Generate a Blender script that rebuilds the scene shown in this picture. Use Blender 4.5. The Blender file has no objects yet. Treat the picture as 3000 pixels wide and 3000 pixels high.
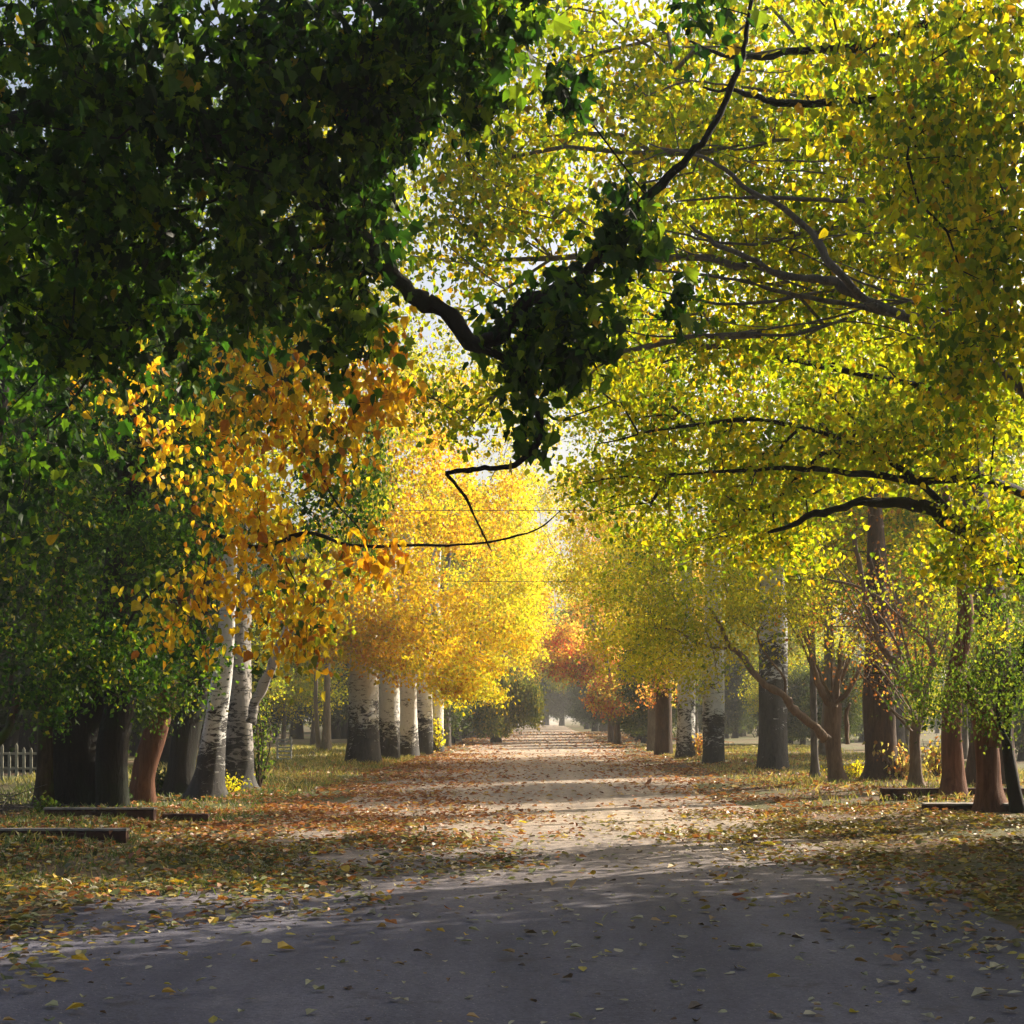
import bpy, math, random
import numpy as np
from mathutils import Vector
random.seed(7)
RNG = np.random.default_rng(11)
sc = bpy.context.scene
COL = sc.collection

# ------------------------------------------------------------------ camera
CAM_H, F = 1.5, 4500.0            # focal length in pixels of a 3000 px frame
VPU, VPV = 1590.0, 2098.0
cam = bpy.data.cameras.new("camera")
co = bpy.data.objects.new("camera", cam); COL.objects.link(co)
co.location = (0, 0, CAM_H); co.rotation_euler = (math.radians(90), 0, 0)
cam.sensor_width = 36; cam.lens = 36 * F / 3000
cam.shift_x = -(VPU - 1500) / 3000; cam.shift_y = (VPV - 1500) / 3000
cam.clip_start = 0.1; cam.clip_end = 2000
sc.camera = co

# ------------------------------------------------------------------ light
SUN_EL, SUN_AZ = 31.0, 52.0       # azimuth clockwise from +Y (ahead) towards +X (right)
w = bpy.data.worlds.new("World"); sc.world = w; w.use_nodes = True
nt = w.node_tree
sky = nt.nodes.new("ShaderNodeTexSky"); sky.sky_type = 'NISHITA'; sky.sun_disc = False
sky.sun_elevation = math.radians(SUN_EL); sky.sun_rotation = math.radians(SUN_AZ)
sky.dust_density = 7.0; sky.air_density = 1.0; sky.ozone_density = 1.5
nt.links.new(sky.outputs[0], nt.nodes["Background"].inputs[0])
nt.nodes["Background"].inputs[1].default_value = 0.085
sl = bpy.data.lights.new("sun", 'SUN'); sl.energy = 5.0; sl.angle = math.radians(0.42)
sl.color = (1.0, 0.88, 0.70)
so = bpy.data.objects.new("sun", sl); COL.objects.link(so)
e, a = math.radians(SUN_EL), math.radians(SUN_AZ)
sd = Vector((math.sin(a) * math.cos(e), math.cos(a) * math.cos(e), math.sin(e)))
so.rotation_euler = sd.to_track_quat('Z', 'Y').to_euler()
so.location = (30, 30, 60)
vs = sc.view_settings
sc.display_settings.display_device = 'sRGB'
vs.view_transform = 'Standard'; vs.look = 'None'; vs.exposure = 1.25; vs.gamma = 1.0; vs.use_curve_mapping = False
sc.cycles.max_bounces = 10; sc.cycles.transmission_bounces = 6; sc.cycles.diffuse_bounces = 6
sc.cycles.volume_bounces = 1
sc.cycles.use_denoising = True

# ------------------------------------------------------------------ helpers
def P(u, v, Y):
    return np.array(((u - VPU) * Y / F, Y, CAM_H + (VPV - v) * Y / F))
def tag(o, label=None, cat=None, group=None, kind=None):
    for k, x in (("label", label), ("category", cat), ("group", group), ("kind", kind)):
        if x: o[k] = x
    return o
def empty(name, loc):
    o = bpy.data.objects.new(name, None); COL.objects.link(o); o.location = loc
    o.empty_display_size = 0.2
    return o
def link_mesh(name, V, faces, mat, parent=None, smooth=True, tint=None, origin=(0, 0, 0)):
    """V (n,3) array in world space, faces: list of tuples, or (m,k) int array"""
    me = bpy.data.meshes.new(name)
    V = np.asarray(V, dtype=np.float32) - np.array(origin, dtype=np.float32)
    if isinstance(faces, np.ndarray):
        m, k = faces.shape
        me.vertices.add(len(V)); me.vertices.foreach_set("co", V.ravel())
        me.loops.add(m * k); me.loops.foreach_set("vertex_index", faces.astype(np.int32).ravel())
        me.polygons.add(m); me.polygons.foreach_set("loop_start", np.arange(0, m * k, k, dtype=np.int32))
        me.update(calc_edges=True)
    else:
        me.from_pydata([tuple(map(float, p)) for p in V], [], faces); me.update()
    me.polygons.foreach_set("use_smooth", np.full(len(me.polygons), smooth))
    if tint is not None:
        at = me.color_attributes.new("tint", 'FLOAT_COLOR', 'POINT')
        c = np.ones((len(V), 4), dtype=np.float32); c[:, :3] = tint
        at.data.foreach_set("color", c.ravel())
    me.materials.append(mat)
    o = bpy.data.objects.new(name, me); COL.objects.link(o)
    if parent is not None: o.parent = parent
    else: o.location = origin
    return o

def crown_mesh(pieces, mats, parent, origin):
    """leaves and twigs of one crown as one mesh; pieces: (vertices or None for the previous ones, faces, tint, material)"""
    me = bpy.data.meshes.new("crown"); Vs, Ts, idx, size, mi = [], [], [], [], []; off = prev = 0
    for V, Fc, ti, m_ in pieces:
        if V is not None: Vs.append(V); Ts.append(ti); prev = off; off += len(V)
        if len(Fc) == 0: continue
        idx.append((Fc + prev).ravel()); size.append(np.full(len(Fc), Fc.shape[1])); mi.append(np.full(len(Fc), m_))
    V = (np.concatenate(Vs) - np.array(origin)).astype(np.float32); idx = np.concatenate(idx).astype(np.int32)
    size = np.concatenate(size); mi = np.concatenate(mi).astype(np.int32)
    me.vertices.add(len(V)); me.vertices.foreach_set("co", V.ravel())
    me.loops.add(len(idx)); me.loops.foreach_set("vertex_index", idx)
    me.polygons.add(len(size)); me.polygons.foreach_set("loop_start", (np.cumsum(size) - size).astype(np.int32))
    me.polygons.foreach_set("material_index", mi); me.update(calc_edges=True)
    me.polygons.foreach_set("use_smooth", mi == 1)
    c = np.ones((len(V), 4), dtype=np.float32); c[:, :3] = np.concatenate(Ts)
    me.color_attributes.new("tint", 'FLOAT_COLOR', 'POINT').data.foreach_set("color", c.ravel())
    for m_ in mats: me.materials.append(m_)
    o = bpy.data.objects.new("crown", me); COL.objects.link(o); o.parent = parent
    return o

# ------------------------------------------------------------------ materials
def mat(name):
    m = bpy.data.materials.new(name); m.use_nodes = True
    m.node_tree.nodes.clear()
    return m, m.node_tree.nodes, m.node_tree.links
def noise(N, L, vec, scale, detail=4, rough=0.6, dist=0):
    n = N.new("ShaderNodeTexNoise"); n.inputs["Scale"].default_value = scale
    n.inputs["Detail"].default_value = detail; n.inputs["Roughness"].default_value = rough
    n.inputs["Distortion"].default_value = dist
    if vec is not None: L.new(vec, n.inputs["Vector"])
    return n.outputs["Fac"]
def ramp(N, L, fac, stops):
    r = N.new("ShaderNodeValToRGB")
    els = r.color_ramp.elements
    while len(els) < len(stops): els.new(0.5)
    for el, (p, c) in zip(els, stops):
        el.position = p; el.color = (*c, 1) if len(c) == 3 else c
    L.new(fac, r.inputs[0]); return r.outputs[0]
def mapping(N, L, vec, scale):
    m = N.new("ShaderNodeMapping"); m.inputs["Scale"].default_value = scale
    L.new(vec, m.inputs[0]); return m.outputs[0]
def mix(N, L, f, a_, b_, blend='MIX'):
    x = N.new("ShaderNodeMix"); x.data_type = 'RGBA'; x.blend_type = blend
    for s, v in ((0, f), (6, a_), (7, b_)):
        if hasattr(v, "links"): L.new(v, x.inputs[s])
        elif s == 0: x.inputs[0].default_value = v
        else: x.inputs[s].default_value = (*v, 1)
    return x.outputs[2]
def math_n(N, L, op, a_, b_=None, c_=None, clamp=False):
    x = N.new("ShaderNodeMath"); x.operation = op; x.use_clamp = clamp
    for i, v in enumerate((a_, b_, c_)):
        if v is None: continue
        if hasattr(v, "links"): L.new(v, x.inputs[i])
        else: x.inputs[i].default_value = v
    return x.outputs[0]
def principled(N, L, col, rough, bump=None, bstr=0.5, bdist=0.02, spec=0.3):
    b = N.new("ShaderNodeBsdfPrincipled"); o = N.new("ShaderNodeOutputMaterial")
    if hasattr(col, "links"): L.new(col, b.inputs["Base Color"])
    else: b.inputs["Base Color"].default_value = (*col, 1)
    if hasattr(rough, "links"): L.new(rough, b.inputs["Roughness"])
    else: b.inputs["Roughness"].default_value = rough
    b.inputs["Specular IOR Level"].default_value = spec
    if bump is not None:
        bn = N.new("ShaderNodeBump"); bn.inputs["Strength"].default_value = bstr
        bn.inputs["Distance"].default_value = bdist
        L.new(bump, bn.inputs["Height"]); L.new(bn.outputs[0], b.inputs["Normal"])
    L.new(b.outputs[0], o.inputs[0]); return b

def leaf_material(name, trans=0.66, gain=1.0, rough=0.45, gloss=0.015):
    m, N, L = mat(name)
    at = N.new("ShaderNodeAttribute"); at.attribute_name = "tint"
    tc = N.new("ShaderNodeTexCoord")
    nz = noise(N, L, tc.outputs["Object"], 22, 2)
    col = mix(N, L, 1.0, at.outputs["Color"], ramp(N, L, nz, [(0.3, (0.75, 0.72, 0.7)), (0.7, (1.1, 1.1, 1.05))]), 'MULTIPLY')
    d = N.new("ShaderNodeBsdfDiffuse"); t = N.new("ShaderNodeBsdfTranslucent"); g = N.new("ShaderNodeBsdfGlossy")
    L.new(col, d.inputs[0])
    tcx = mix(N, L, 1.0, col, (1.25 * gain, 1.22 * gain, 0.7 * gain), 'MULTIPLY'); L.new(tcx, t.inputs[0])
    g.inputs["Roughness"].default_value = rough; g.inputs[0].default_value = (0.9, 0.9, 0.9, 1)
    m1 = N.new("ShaderNodeMixShader"); m1.inputs[0].default_value = trans
    L.new(d.outputs[0], m1.inputs[1]); L.new(t.outputs[0], m1.inputs[2])
    m2 = N.new("ShaderNodeMixShader"); m2.inputs[0].default_value = gloss
    L.new(m1.outputs[0], m2.inputs[1]); L.new(g.outputs[0], m2.inputs[2])
    o = N.new("ShaderNodeOutputMaterial"); L.new(m2.outputs[0], o.inputs[0])
    return m
M_LEAF = leaf_material("leaf")
M_DRY = leaf_material("dry_leaf", trans=0.25, gloss=0.05, rough=0.45)
M_GRASS = leaf_material("grass_blade", trans=0.45, gloss=0.05)

def bark(name, c1, c2, rough=0.9, stretch=0.18, scale=14, moss=None, bd=0.035):
    m, N, L = mat(name)
    tc = N.new("ShaderNodeTexCoord")
    v = mapping(N, L, tc.outputs["Object"], (1, 1, stretch))
    n1 = noise(N, L, v, scale, 8, 0.7, 1.2)
    n2 = noise(N, L, tc.outputs["Object"], 2.2, 4)
    col = ramp(N, L, n1, [(0.35, c1), (0.62, c2)])
    col = mix(N, L, n2, col, tuple(x * 0.6 for x in c1))
    if moss:
        col = mix(N, L, ramp(N, L, noise(N, L, tc.outputs["Object"], 1.6, 5), [(0.48, (0, 0, 0)), (0.6, (1, 1, 1))]), col, moss)
    principled(N, L, col, rough, n1, 0.9, bd)
    return m
B_DARK = bark("bark_dark", (0.008, 0.0065, 0.005), (0.026, 0.021, 0.016), moss=(0.010, 0.014, 0.006))
B_BROWN = bark("bark_brown", (0.05, 0.03, 0.02), (0.15, 0.09, 0.055))
B_RED = bark("bark_red", (0.10, 0.035, 0.018), (0.26, 0.12, 0.065), stretch=0.12, scale=9)
B_GREY = bark("bark_grey", (0.10, 0.085, 0.075), (0.27, 0.24, 0.21))
B_TAN = bark("bark_tan", (0.13, 0.085, 0.055), (0.30, 0.21, 0.14), bd=0.015)
B_MOSS = bark("bark_mossy", (0.05, 0.035, 0.02), (0.13, 0.09, 0.05), moss=(0.07, 0.10, 0.02))
B_PALE = bark("bark_pale", (0.22, 0.19, 0.16), (0.42, 0.38, 0.33), bd=0.01)
def birch(name, dark_h, white=(0.80, 0.79, 0.76), amp=.24):
    m, N, L = mat(name)
    tc = N.new("ShaderNodeTexCoord")
    sep = N.new("ShaderNodeSeparateXYZ"); L.new(tc.outputs["Object"], sep.inputs[0])
    z = sep.outputs[2]
    oi = N.new("ShaderNodeObjectInfo"); va = N.new("ShaderNodeVectorMath"); va.operation = 'ADD'
    L.new(tc.outputs["Object"], va.inputs[0]); L.new(oi.outputs["Location"], va.inputs[1]); pv = va.outputs[0]
    v = mapping(N, L, pv, (1, 1, 2.4))
    n1 = noise(N, L, v, 3.0, 9, 0.78, 1.6)
    n2 = noise(N, L, mapping(N, L, pv, (1, 1, 7)), 3.0, 5, 0.7)
    base = noise(N, L, mapping(N, L, pv, (1, 1, .4)), 7, 8, 0.75, 1.5)
    # rough dark bark of the old foot gives way to white bark above
    hz = math_n(N, L, 'MULTIPLY_ADD', z, -amp / dark_h, amp)
    hz = math_n(N, L, 'MAXIMUM', hz, -0.05)
    hz = math_n(N, L, 'MULTIPLY_ADD', noise(N, L, pv, 0.9, 3), 0.5, math_n(N, L, 'SUBTRACT', hz, 0.25))
    s = math_n(N, L, 'ADD', n1, hz)
    k = ramp(N, L, s, [(0.575, (0, 0, 0)), (0.60, (1, 1, 1))])
    k2 = ramp(N, L, n2, [(0.62, (0, 0, 0)), (0.64, (1, 1, 1))])
    kk = math_n(N, L, 'MAXIMUM', k, k2)
    wc = mix(N, L, base, white, tuple(x * 0.55 for x in white))
    dc = ramp(N, L, base, [(0.3, (0.015, 0.014, 0.014)), (0.7, (0.07, 0.065, 0.06))])
    col = mix(N, L, kk, wc, dc)
    h = math_n(N, L, 'ADD', math_n(N, L, 'MULTIPLY', kk, 0.8), base)
    principled(N, L, col, 0.8, h, 0.8, 0.03)
    return m
B_BIRCH = birch("bark_birch", 2.2)
B_BIRCH_LOW = birch("bark_birch_clean", 1.1, (0.82, 0.81, 0.78))
B_BIRCH_DARK = birch("bark_birch_rough", 5.5, (0.75, 0.75, 0.75), .27)

# ground
def ground_mat():
    m, N, L = mat("ground_soil")
    geo = N.new("ShaderNodeNewGeometry"); pos = geo.outputs["Position"]
    n1 = noise(N, L, pos, 0.35, 5); n2 = noise(N, L, pos, 9, 6, 0.7); n3 = noise(N, L, pos, 28, 3, 0.6)
    grass = ramp(N, L, n3, [(0.3, (0.035, 0.05, 0.015)), (0.7, (0.16, 0.15, 0.05))])
    soil = ramp(N, L, n2, [(0.3, (0.06, 0.04, 0.025)), (0.55, (0.15, 0.10, 0.06)), (0.75, (0.30, 0.16, 0.05))])
    col = mix(N, L, ramp(N, L, n1, [(0.42, (0, 0, 0)), (0.56, (1, 1, 1))]), soil, grass)
    principled(N, L, col, 0.95, n2, 0.8, 0.05)
    return m
def road_mat():
    m, N, L = mat("road_surface")
    geo = N.new("ShaderNodeNewGeometry"); pos = geo.outputs["Position"]
    big = noise(N, L, mapping(N, L, pos, (1.0, 0.35, 1)), 0.9, 5, 0.6)
    mid = noise(N, L, pos, 6, 6, 0.7); fine = noise(N, L, pos, 45, 5, 0.8)
    col = ramp(N, L, big, [(0.3, (0.066, 0.066, 0.094)), (0.5, (0.105, 0.103, 0.140)), (0.72, (0.165, 0.16, 0.20))])  # near asphalt takes the blue of the shade into its colour
    # dusty surface farther up the road, its sunlit paleness painted in
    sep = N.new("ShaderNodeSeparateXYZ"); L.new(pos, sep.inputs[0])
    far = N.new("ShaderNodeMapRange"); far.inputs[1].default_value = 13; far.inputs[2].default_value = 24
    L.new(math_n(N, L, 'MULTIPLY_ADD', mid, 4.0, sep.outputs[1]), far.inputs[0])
    sunlit_dust = ramp(N, L, mid, [(0.35, (0.25, 0.195, 0.15)), (0.65, (0.47, 0.38, 0.30))])
    col = mix(N, L, far.outputs[0], col, sunlit_dust)
    col = mix(N, L, 0.6, col, ramp(N, L, fine, [(0.35, (0.35, 0.35, 0.36)), (0.65, (1.5, 1.5, 1.5))]), 'MULTIPLY')
    vor = N.new("ShaderNodeTexVoronoi"); vor.inputs["Scale"].default_value = 34; L.new(pos, vor.inputs["Vector"])
    grit = ramp(N, L, vor.outputs["Distance"], [(0.10, (1, 1, 1)), (0.22, (0, 0, 0))])
    sel = ramp(N, L, noise(N, L, pos, 13, 2), [(0.46, (0, 0, 0)), (0.58, (1, 1, 1))])
    gm = math_n(N, L, 'MULTIPLY', grit, sel)
    col = mix(N, L, math_n(N, L, 'MULTIPLY', gm, 0.8), col, (0.36, 0.35, 0.36))
    # tyre-worn bands running along the road, and mud patches
    wv = noise(N, L, mapping(N, L, pos, (1.9, 0.06, 1)), 1.0, 3)
    col = mix(N, L, 0.75, col, ramp(N, L, wv, [(0.35, (0.72, 0.72, 0.74)), (0.65, (1.22, 1.2, 1.15))]), 'MULTIPLY')
    col = mix(N, L, ramp(N, L, noise(N, L, pos, 1.7, 6, .7), [(0.60, (0, 0, 0)), (0.68, (.6, .6, .6))]), col, (0.05, 0.042, 0.040))
    h = math_n(N, L, 'ADD', math_n(N, L, 'MULTIPLY', fine, 0.25), math_n(N, L, 'ADD', mid, math_n(N, L, 'MULTIPLY', gm, .6)))
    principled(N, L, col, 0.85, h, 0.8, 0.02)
    return m
def grid(name, x0, x1, y0, y1, nx, ny, zf, m, kind="structure"):
    xs = np.linspace(x0, x1, nx); ys = y0 + (y1 - y0) * np.linspace(0, 1, ny) ** 1.8
    X, Y = np.meshgrid(xs, ys); Z = zf(X, Y)
    V = np.stack([X, Y, Z], -1).reshape(-1, 3)
    i = np.arange(ny - 1)[:, None] * nx + np.arange(nx - 1)[None, :]
    Fc = np.stack([i, i + 1, i + nx + 1, i + nx], -1).reshape(-1, 4)
    return tag(link_mesh(name, V, Fc, m), kind=kind)
def gz(X, Y):
    """height of the verges: level at the road, a low bank beyond it"""
    X = np.asarray(X, float); Y = np.asarray(Y, float)
    d = np.maximum(np.abs(X + 0.1) - 4.4, 0)
    b = 0.10 * np.minimum(d / 1.2, 1) + 0.03 * np.sin(X * 1.7 + Y * 0.6) * np.minimum(d, 1) + 0.05 * np.sin(X * 0.31 - Y * 0.23) * np.minimum(d / 3, 1)
    return b - 0.004
def rz(X, Y):
    return 0.0 + 0.012 * np.sin(np.asarray(X) * 0.9) * 0 - 0.0 * np.asarray(Y)
grid("ground", -300, 300, -60, 900, 241, 500, gz, ground_mat())
def road_mesh():
    ys = np.concatenate([np.linspace(-12, 60, 73), np.linspace(64, 600, 60)])
    V = []; nx = 12
    for y in ys:
        fl = max(0, 10.5 - y)
        l = -4.3 - 0.12 * math.sin(y * 0.7) - (fl * 3.0 if y < 10.5 else 0); r = 4.1 + 0.12 * math.sin(y * 0.53 + 1) + (fl * 2.2 if y < 10.5 else 0)
        l = max(l, -35); r = min(r, 35)
        for t in np.linspace(0, 1, nx):
            x = l + (r - l) * t
            V.append((x, y, float(gz(x, y)) + 0.008 + (0.03 * math.sin(math.pi * t) if abs(x) < 6 else 0.0)))
    Fc = []
    for j in range(len(ys) - 1):
        for i in range(nx - 1):
            k = j * nx + i; Fc.append((k, k + 1, k + nx + 1, k + nx))
    return tag(link_mesh("road", V, np.array(Fc), road_mat()), kind="structure")
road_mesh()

# ------------------------------------------------------------------ leaves
def norm(a_): return a_ / np.maximum(np.linalg.norm(a_, axis=-1, keepdims=True), 1e-9)
T_DIAMOND = (np.array([(0, 0, 0), (.40, .42, .10), (0, 1, 0), (-.40, .42, .10)]), np.array([(0, 1, 2, 3)]))
T_OVAL = (np.array([(0, 0, 0), (.36, .16, .10), (.42, .5, .12), (0, 1.05, -.05), (-.42, .5, .12), (-.36, .16, .10)]),
          np.array([(0, 1, 2, 3), (0, 3, 4, 5)]))
_r = [(0, 0, 0), (.34, -.06, .05), (.30, .16, .07), (.62, .30, .10), (.40, .44, .08), (.42, .66, .08), (.20, .62, .03), (0, 1.05, -.06)]
_l = [(-x, y, z) for x, y, z in _r[1:-1]][::-1]
_lob = np.array(_r + _l)
T_LOBED = (_lob, [tuple(range(0, 8)), (0, 7) + tuple(range(8, 14))])
# the lobed leaf is stored as quads so it can be tiled quickly
T_LOBED = (_lob, np.array([(0, 1, 2, 2), (0, 2, 3, 4), (0, 4, 5, 6), (0, 6, 7, 7), (0, 13, 12, 12), (0, 12, 11, 10), (0, 10, 9, 8), (0, 8, 7, 7)]))
T_LOBED = (_lob, np.array([(0, 1, 2), (0, 2, 4), (2, 3, 4), (0, 4, 6), (4, 5, 6), (0, 6, 7),
                           (0, 12, 13), (0, 10, 12), (10, 11, 12), (0, 8, 10), (8, 9, 10), (0, 7, 8)]))
def leaf_arrays(C, size, pal, tmpl, droop=0.5, flat=0.0, var=0.25, clump_shift=None):
    n = len(C); T, TF = tmpl
    axis = norm(RNG.normal(size=(n, 3)) + np.array((0, 0, -droop * 1.6)))
    nr = RNG.normal(size=(n, 3)) + np.array((0, 0, flat))
    if flat > 3:   # lying on the ground
        axis = norm(RNG.normal(size=(n, 3)) * np.array((1, 1, 0.12)))
        nr = np.array((0, 0, 1)) + RNG.normal(size=(n, 3)) * 0.17
    side = norm(np.cross(axis, nr)); nrm = np.cross(side, axis)
    s = size * (1 + var * RNG.normal(size=n)).clip(0.45, 1.8)
    curl = (RNG.random(n) * (2.6 if flat < 3 else 2.0) + 0.2)[:, None, None]
    wd = RNG.uniform(.62, 1.12, n)[:, None, None]
    V = (T[None, :, 0:1] * wd * side[:, None] + T[None, :, 1:2] * axis[:, None] + T[None, :, 2:3] * curl * nrm[:, None]) * s[:, None, None] + C[:, None]
    k = len(T)
    Fc = (TF[None] + (np.arange(n) * k)[:, None, None]).reshape(-1, TF.shape[1])
    cols = np.array([p[1] for p in pal]); wt = np.array([p[0] for p in pal], float); wt /= wt.sum()
    if clump_shift is None:
        idx = RNG.choice(len(pal), n, p=wt)
    else:  # colours gather in clumps
        cum = np.cumsum(wt); q = (clump_shift * 0.75 + RNG.random(n) * 0.45) % 1.0
        idx = np.searchsorted(cum, q).clip(0, len(pal) - 1)
    tint = cols[idx] * (0.78 + 0.44 * RNG.random(n))[:, None]
    return V.reshape(-1, 3), Fc, np.repeat(tint, k, 0)

GOLD = [(4, (.72, .52, .02)), (3, (.68, .42, .02)), (3, (.66, .58, .03)), (.8, (.45, .20, .02)), (1.4, (.35, .36, .03))]
LEMON = [(4, (.70, .62, .03)), (3, (.58, .58, .03)), (2, (.72, .52, .03)), (1.5, (.36, .44, .03))]
YGREEN = [(4, (.48, .50, .013)), (4, (.31, .40, .013)), (2.6, (.60, .50, .015)), (3.2, (.12, .21, .009)), (.8, (.46, .26, .012))]
OLIVE = [(3, (.30, .37, .02)), (3, (.44, .44, .02)), (2, (.55, .46, .02)), (1, (.12, .19, .02))]
AMBER = [(4, (.74, .50, .02)), (2.2, (.68, .36, .012)), (3, (.74, .60, .04)), (1, (.42, .16, .012)), (1.6, (.20, .24, .02)), (1.2, (.04, .10, .01))]
RED = [(3, (.66, .17, .06)), (2, (.72, .36, .08)), (3, (.72, .58, .10)), (1.5, (.25, .28, .06)), (1, (.40, .09, .05))]
PEACH = [(3, (.60, .36, .12)), (2, (.60, .22, .08)), (2, (.55, .45, .10)), (1, (.30, .15, .06))]
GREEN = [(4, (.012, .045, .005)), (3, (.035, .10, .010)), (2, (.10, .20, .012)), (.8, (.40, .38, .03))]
DEEP = [(4, (.008, .030, .005)), (3, (.03, .095, .010)), (2.4, (.08, .17, .012)), (1.2, (.20, .30, .02)), (.25, (.36, .26, .02))]  # brightest greens paint in the glow of backlit leaves
FRESH = [(3, (.07, .13, .018)), (3, (.12, .18, .022)), (1, (.24, .29, .04)), (2, (.035, .08, .012))]
SAGE = [(3, (.035, .065, .022)), (2, (.06, .10, .035)), (1, (.02, .04, .015))]
BROWN = [(3, (.30, .11, .03)), (2, (.20, .08, .03)), (1, (.45, .22, .05))]

# ------------------------------------------------------------------ branches
def tube(VV, FF, pts, rad, sides=6, rough=0.0, flare=0.0):
    pts = np.asarray(pts, float); n = len(pts)
    t = np.gradient(pts, axis=0) if n > 1 else np.array([[0, 0, 1.0]])
    t = norm(t); base = sum(len(v) for v in VV)
    ref = np.array((0.31, 0.95, 0.05)) if abs(t[0][2]) > 0.5 else np.array((0, 0.1, 1.0))
    ang = np.linspace(0, 2 * math.pi, sides, endpoint=False)
    ph = RNG.random(4) * 6.28
    ring = []
    for i in range(n):
        s = norm(np.cross(t[i], ref)); b_ = np.cross(t[i], s); 
        r = rad[i] * (1 + rough * (0.5 * np.sin(3 * ang + ph[0] + i * 0.25) + 0.35 * np.sin(5 * ang + ph[1] - i * 0.33) + 0.3 * np.sin(2 * ang + ph[2] + i * .5)))
        if flare and i < 4: r = r * (1 + flare * (0.5 ** i) * (0.7 + 0.5 * np.sin(5 * ang + ph[3])))
        ring.append(pts[i] + np.outer(np.cos(ang) * r, s) + np.outer(np.sin(ang) * r, b_))
    V = np.concatenate(ring + [pts[-1:]]); VV.append(V)
    for i in range(n - 1):
        for k in range(sides):
            a0 = base + i * sides + k; a1 = base + i * sides + (k + 1) % sides
            FF.append((a0, a1, a1 + sides, a0 + sides))
    top = base + n * sides
    for k in range(sides): FF.append((base + (n - 1) * sides + k, base + (n - 1) * sides + (k + 1) % sides, top))
def smooth(pts, k=4):
    pts = np.asarray(pts, float)
    if len(pts) < 3: 
        return np.array([pts[0] + (pts[-1] - pts[0]) * t for t in np.linspace(0, 1, k + 1)])
    Q = np.vstack([2 * pts[0] - pts[1], pts, 2 * pts[-1] - pts[-2]]); out = []
    for i in range(1, len(Q) - 2):
        for t in np.linspace(0, 1, k, endpoint=False):
            p0, p1, p2, p3 = Q[i - 1:i + 3]
            out.append(0.5 * (2 * p1 + (p2 - p0) * t + (2 * p0 - 5 * p1 + 4 * p2 - p3) * t * t + (3 * p1 - p0 - 3 * p2 + p3) * t ** 3))
    out.append(pts[-1]); return np.array(out)

def grow(seeds, targets, bow=0.12, step=0.45, w_path=0.4, jitter=0.05):
    """attach each target to the nearest wood (with a liking for short paths); seeds: list of point chains"""
    pos, par, pl, ntip = [], [], [], []
    for ch in seeds:
        for i, p in enumerate(ch):
            pos.append(np.array(p)); par.append(-1 if i == 0 else len(pos) - 2)
            pl.append(0 if i == 0 else pl[-1] + 0.3 * np.linalg.norm(pos[-1] - pos[-2])); ntip.append(0)
    nseed = len(pos); root = pos[nseed - 1]
    d0 = np.linalg.norm(targets - np.mean(pos, axis=0), axis=1) * (0.8 + 0.4 * RNG.random(len(targets)))
    Parr = np.array(pos); PL = np.array(pl)
    for ti in np.argsort(d0):
        t = targets[ti]
        d = np.linalg.norm(Parr - t, axis=1)
        j = int(np.argmin(d + w_path * PL + 0.5 * np.maximum(Parr[:, 2] - t[2], 0)))
        n = max(1, int(d[j] / step)); A = Parr[j]
        side = RNG.normal(size=3) * 0.10 * d[j] + np.array((0, 0, bow * d[j]))
        new = []; newpl = []
        prev = j
        for s in range(1, n + 1):
            f = s / n
            q = A + (t - A) * f + side * 4 * f * (1 - f) * 0.5 + (RNG.normal(size=3) * jitter if s < n else 0)
            new.append(q); newpl.append(PL[j] + d[j] * f); par.append(prev); prev = len(Parr) + len(new) - 1
        Parr = np.vstack([Parr, new]); PL = np.append(PL, newpl)
    n = len(Parr); tips = np.zeros(n); kids = [[] for _ in range(n)]
    for i in range(n):
        if par[i] >= 0: kids[par[i]].append(i)
    for i in range(n - 1, -1, -1):
        if not kids[i]: tips[i] = 1
        else: tips[i] = sum(tips[k] for k in kids[i])
    return Parr, par, kids, tips, nseed
def branch_mesh(g, rtip, rmax, expo=0.42, minr=0.0):
    Parr, par, kids, tips, nseed = g
    VV, FF = [], []
    def rad(i): return min(rmax, rtip * tips[i] ** expo)
    starts = []
    for i in range(nseed):
        for k in kids[i]:
            if k >= nseed: starts.append((i, k))
    while starts:
        p, c = starts.pop(); path = [p, c]; cur = c
        while kids[cur]:
            ks = sorted(kids[cur], key=lambda q: -tips[q])
            for q in ks[1:]: starts.append((cur, q))
            cur = ks[0]; path.append(cur)
        r = [rad(i) for i in path]; r[0] = r[1]; r[-1] *= 0.5
        if r[1] < minr: continue
        sd_ = 7 if r[1] > 0.05 else (5 if r[1] > 0.018 else 3)
        tube(VV, FF, Parr[path], r, sd_)
    return VV, FF
def in_blobs(blobs, total=None):
    """blobs: (centre, radii, count) -> points well spread inside the ellipsoids"""
    out = []
    for c, r, n in blobs:
        q = norm(RNG.normal(size=(n, 3))) * (RNG.random((n, 1)) ** 0.42)
        out.append(np.array(c) + q * np.array(r))
    return np.concatenate(out)
def faces_arr(FF):
    quads = [f if len(f) == 4 else (f[0], f[1], f[2]) for f in FF]
    return quads
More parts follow.
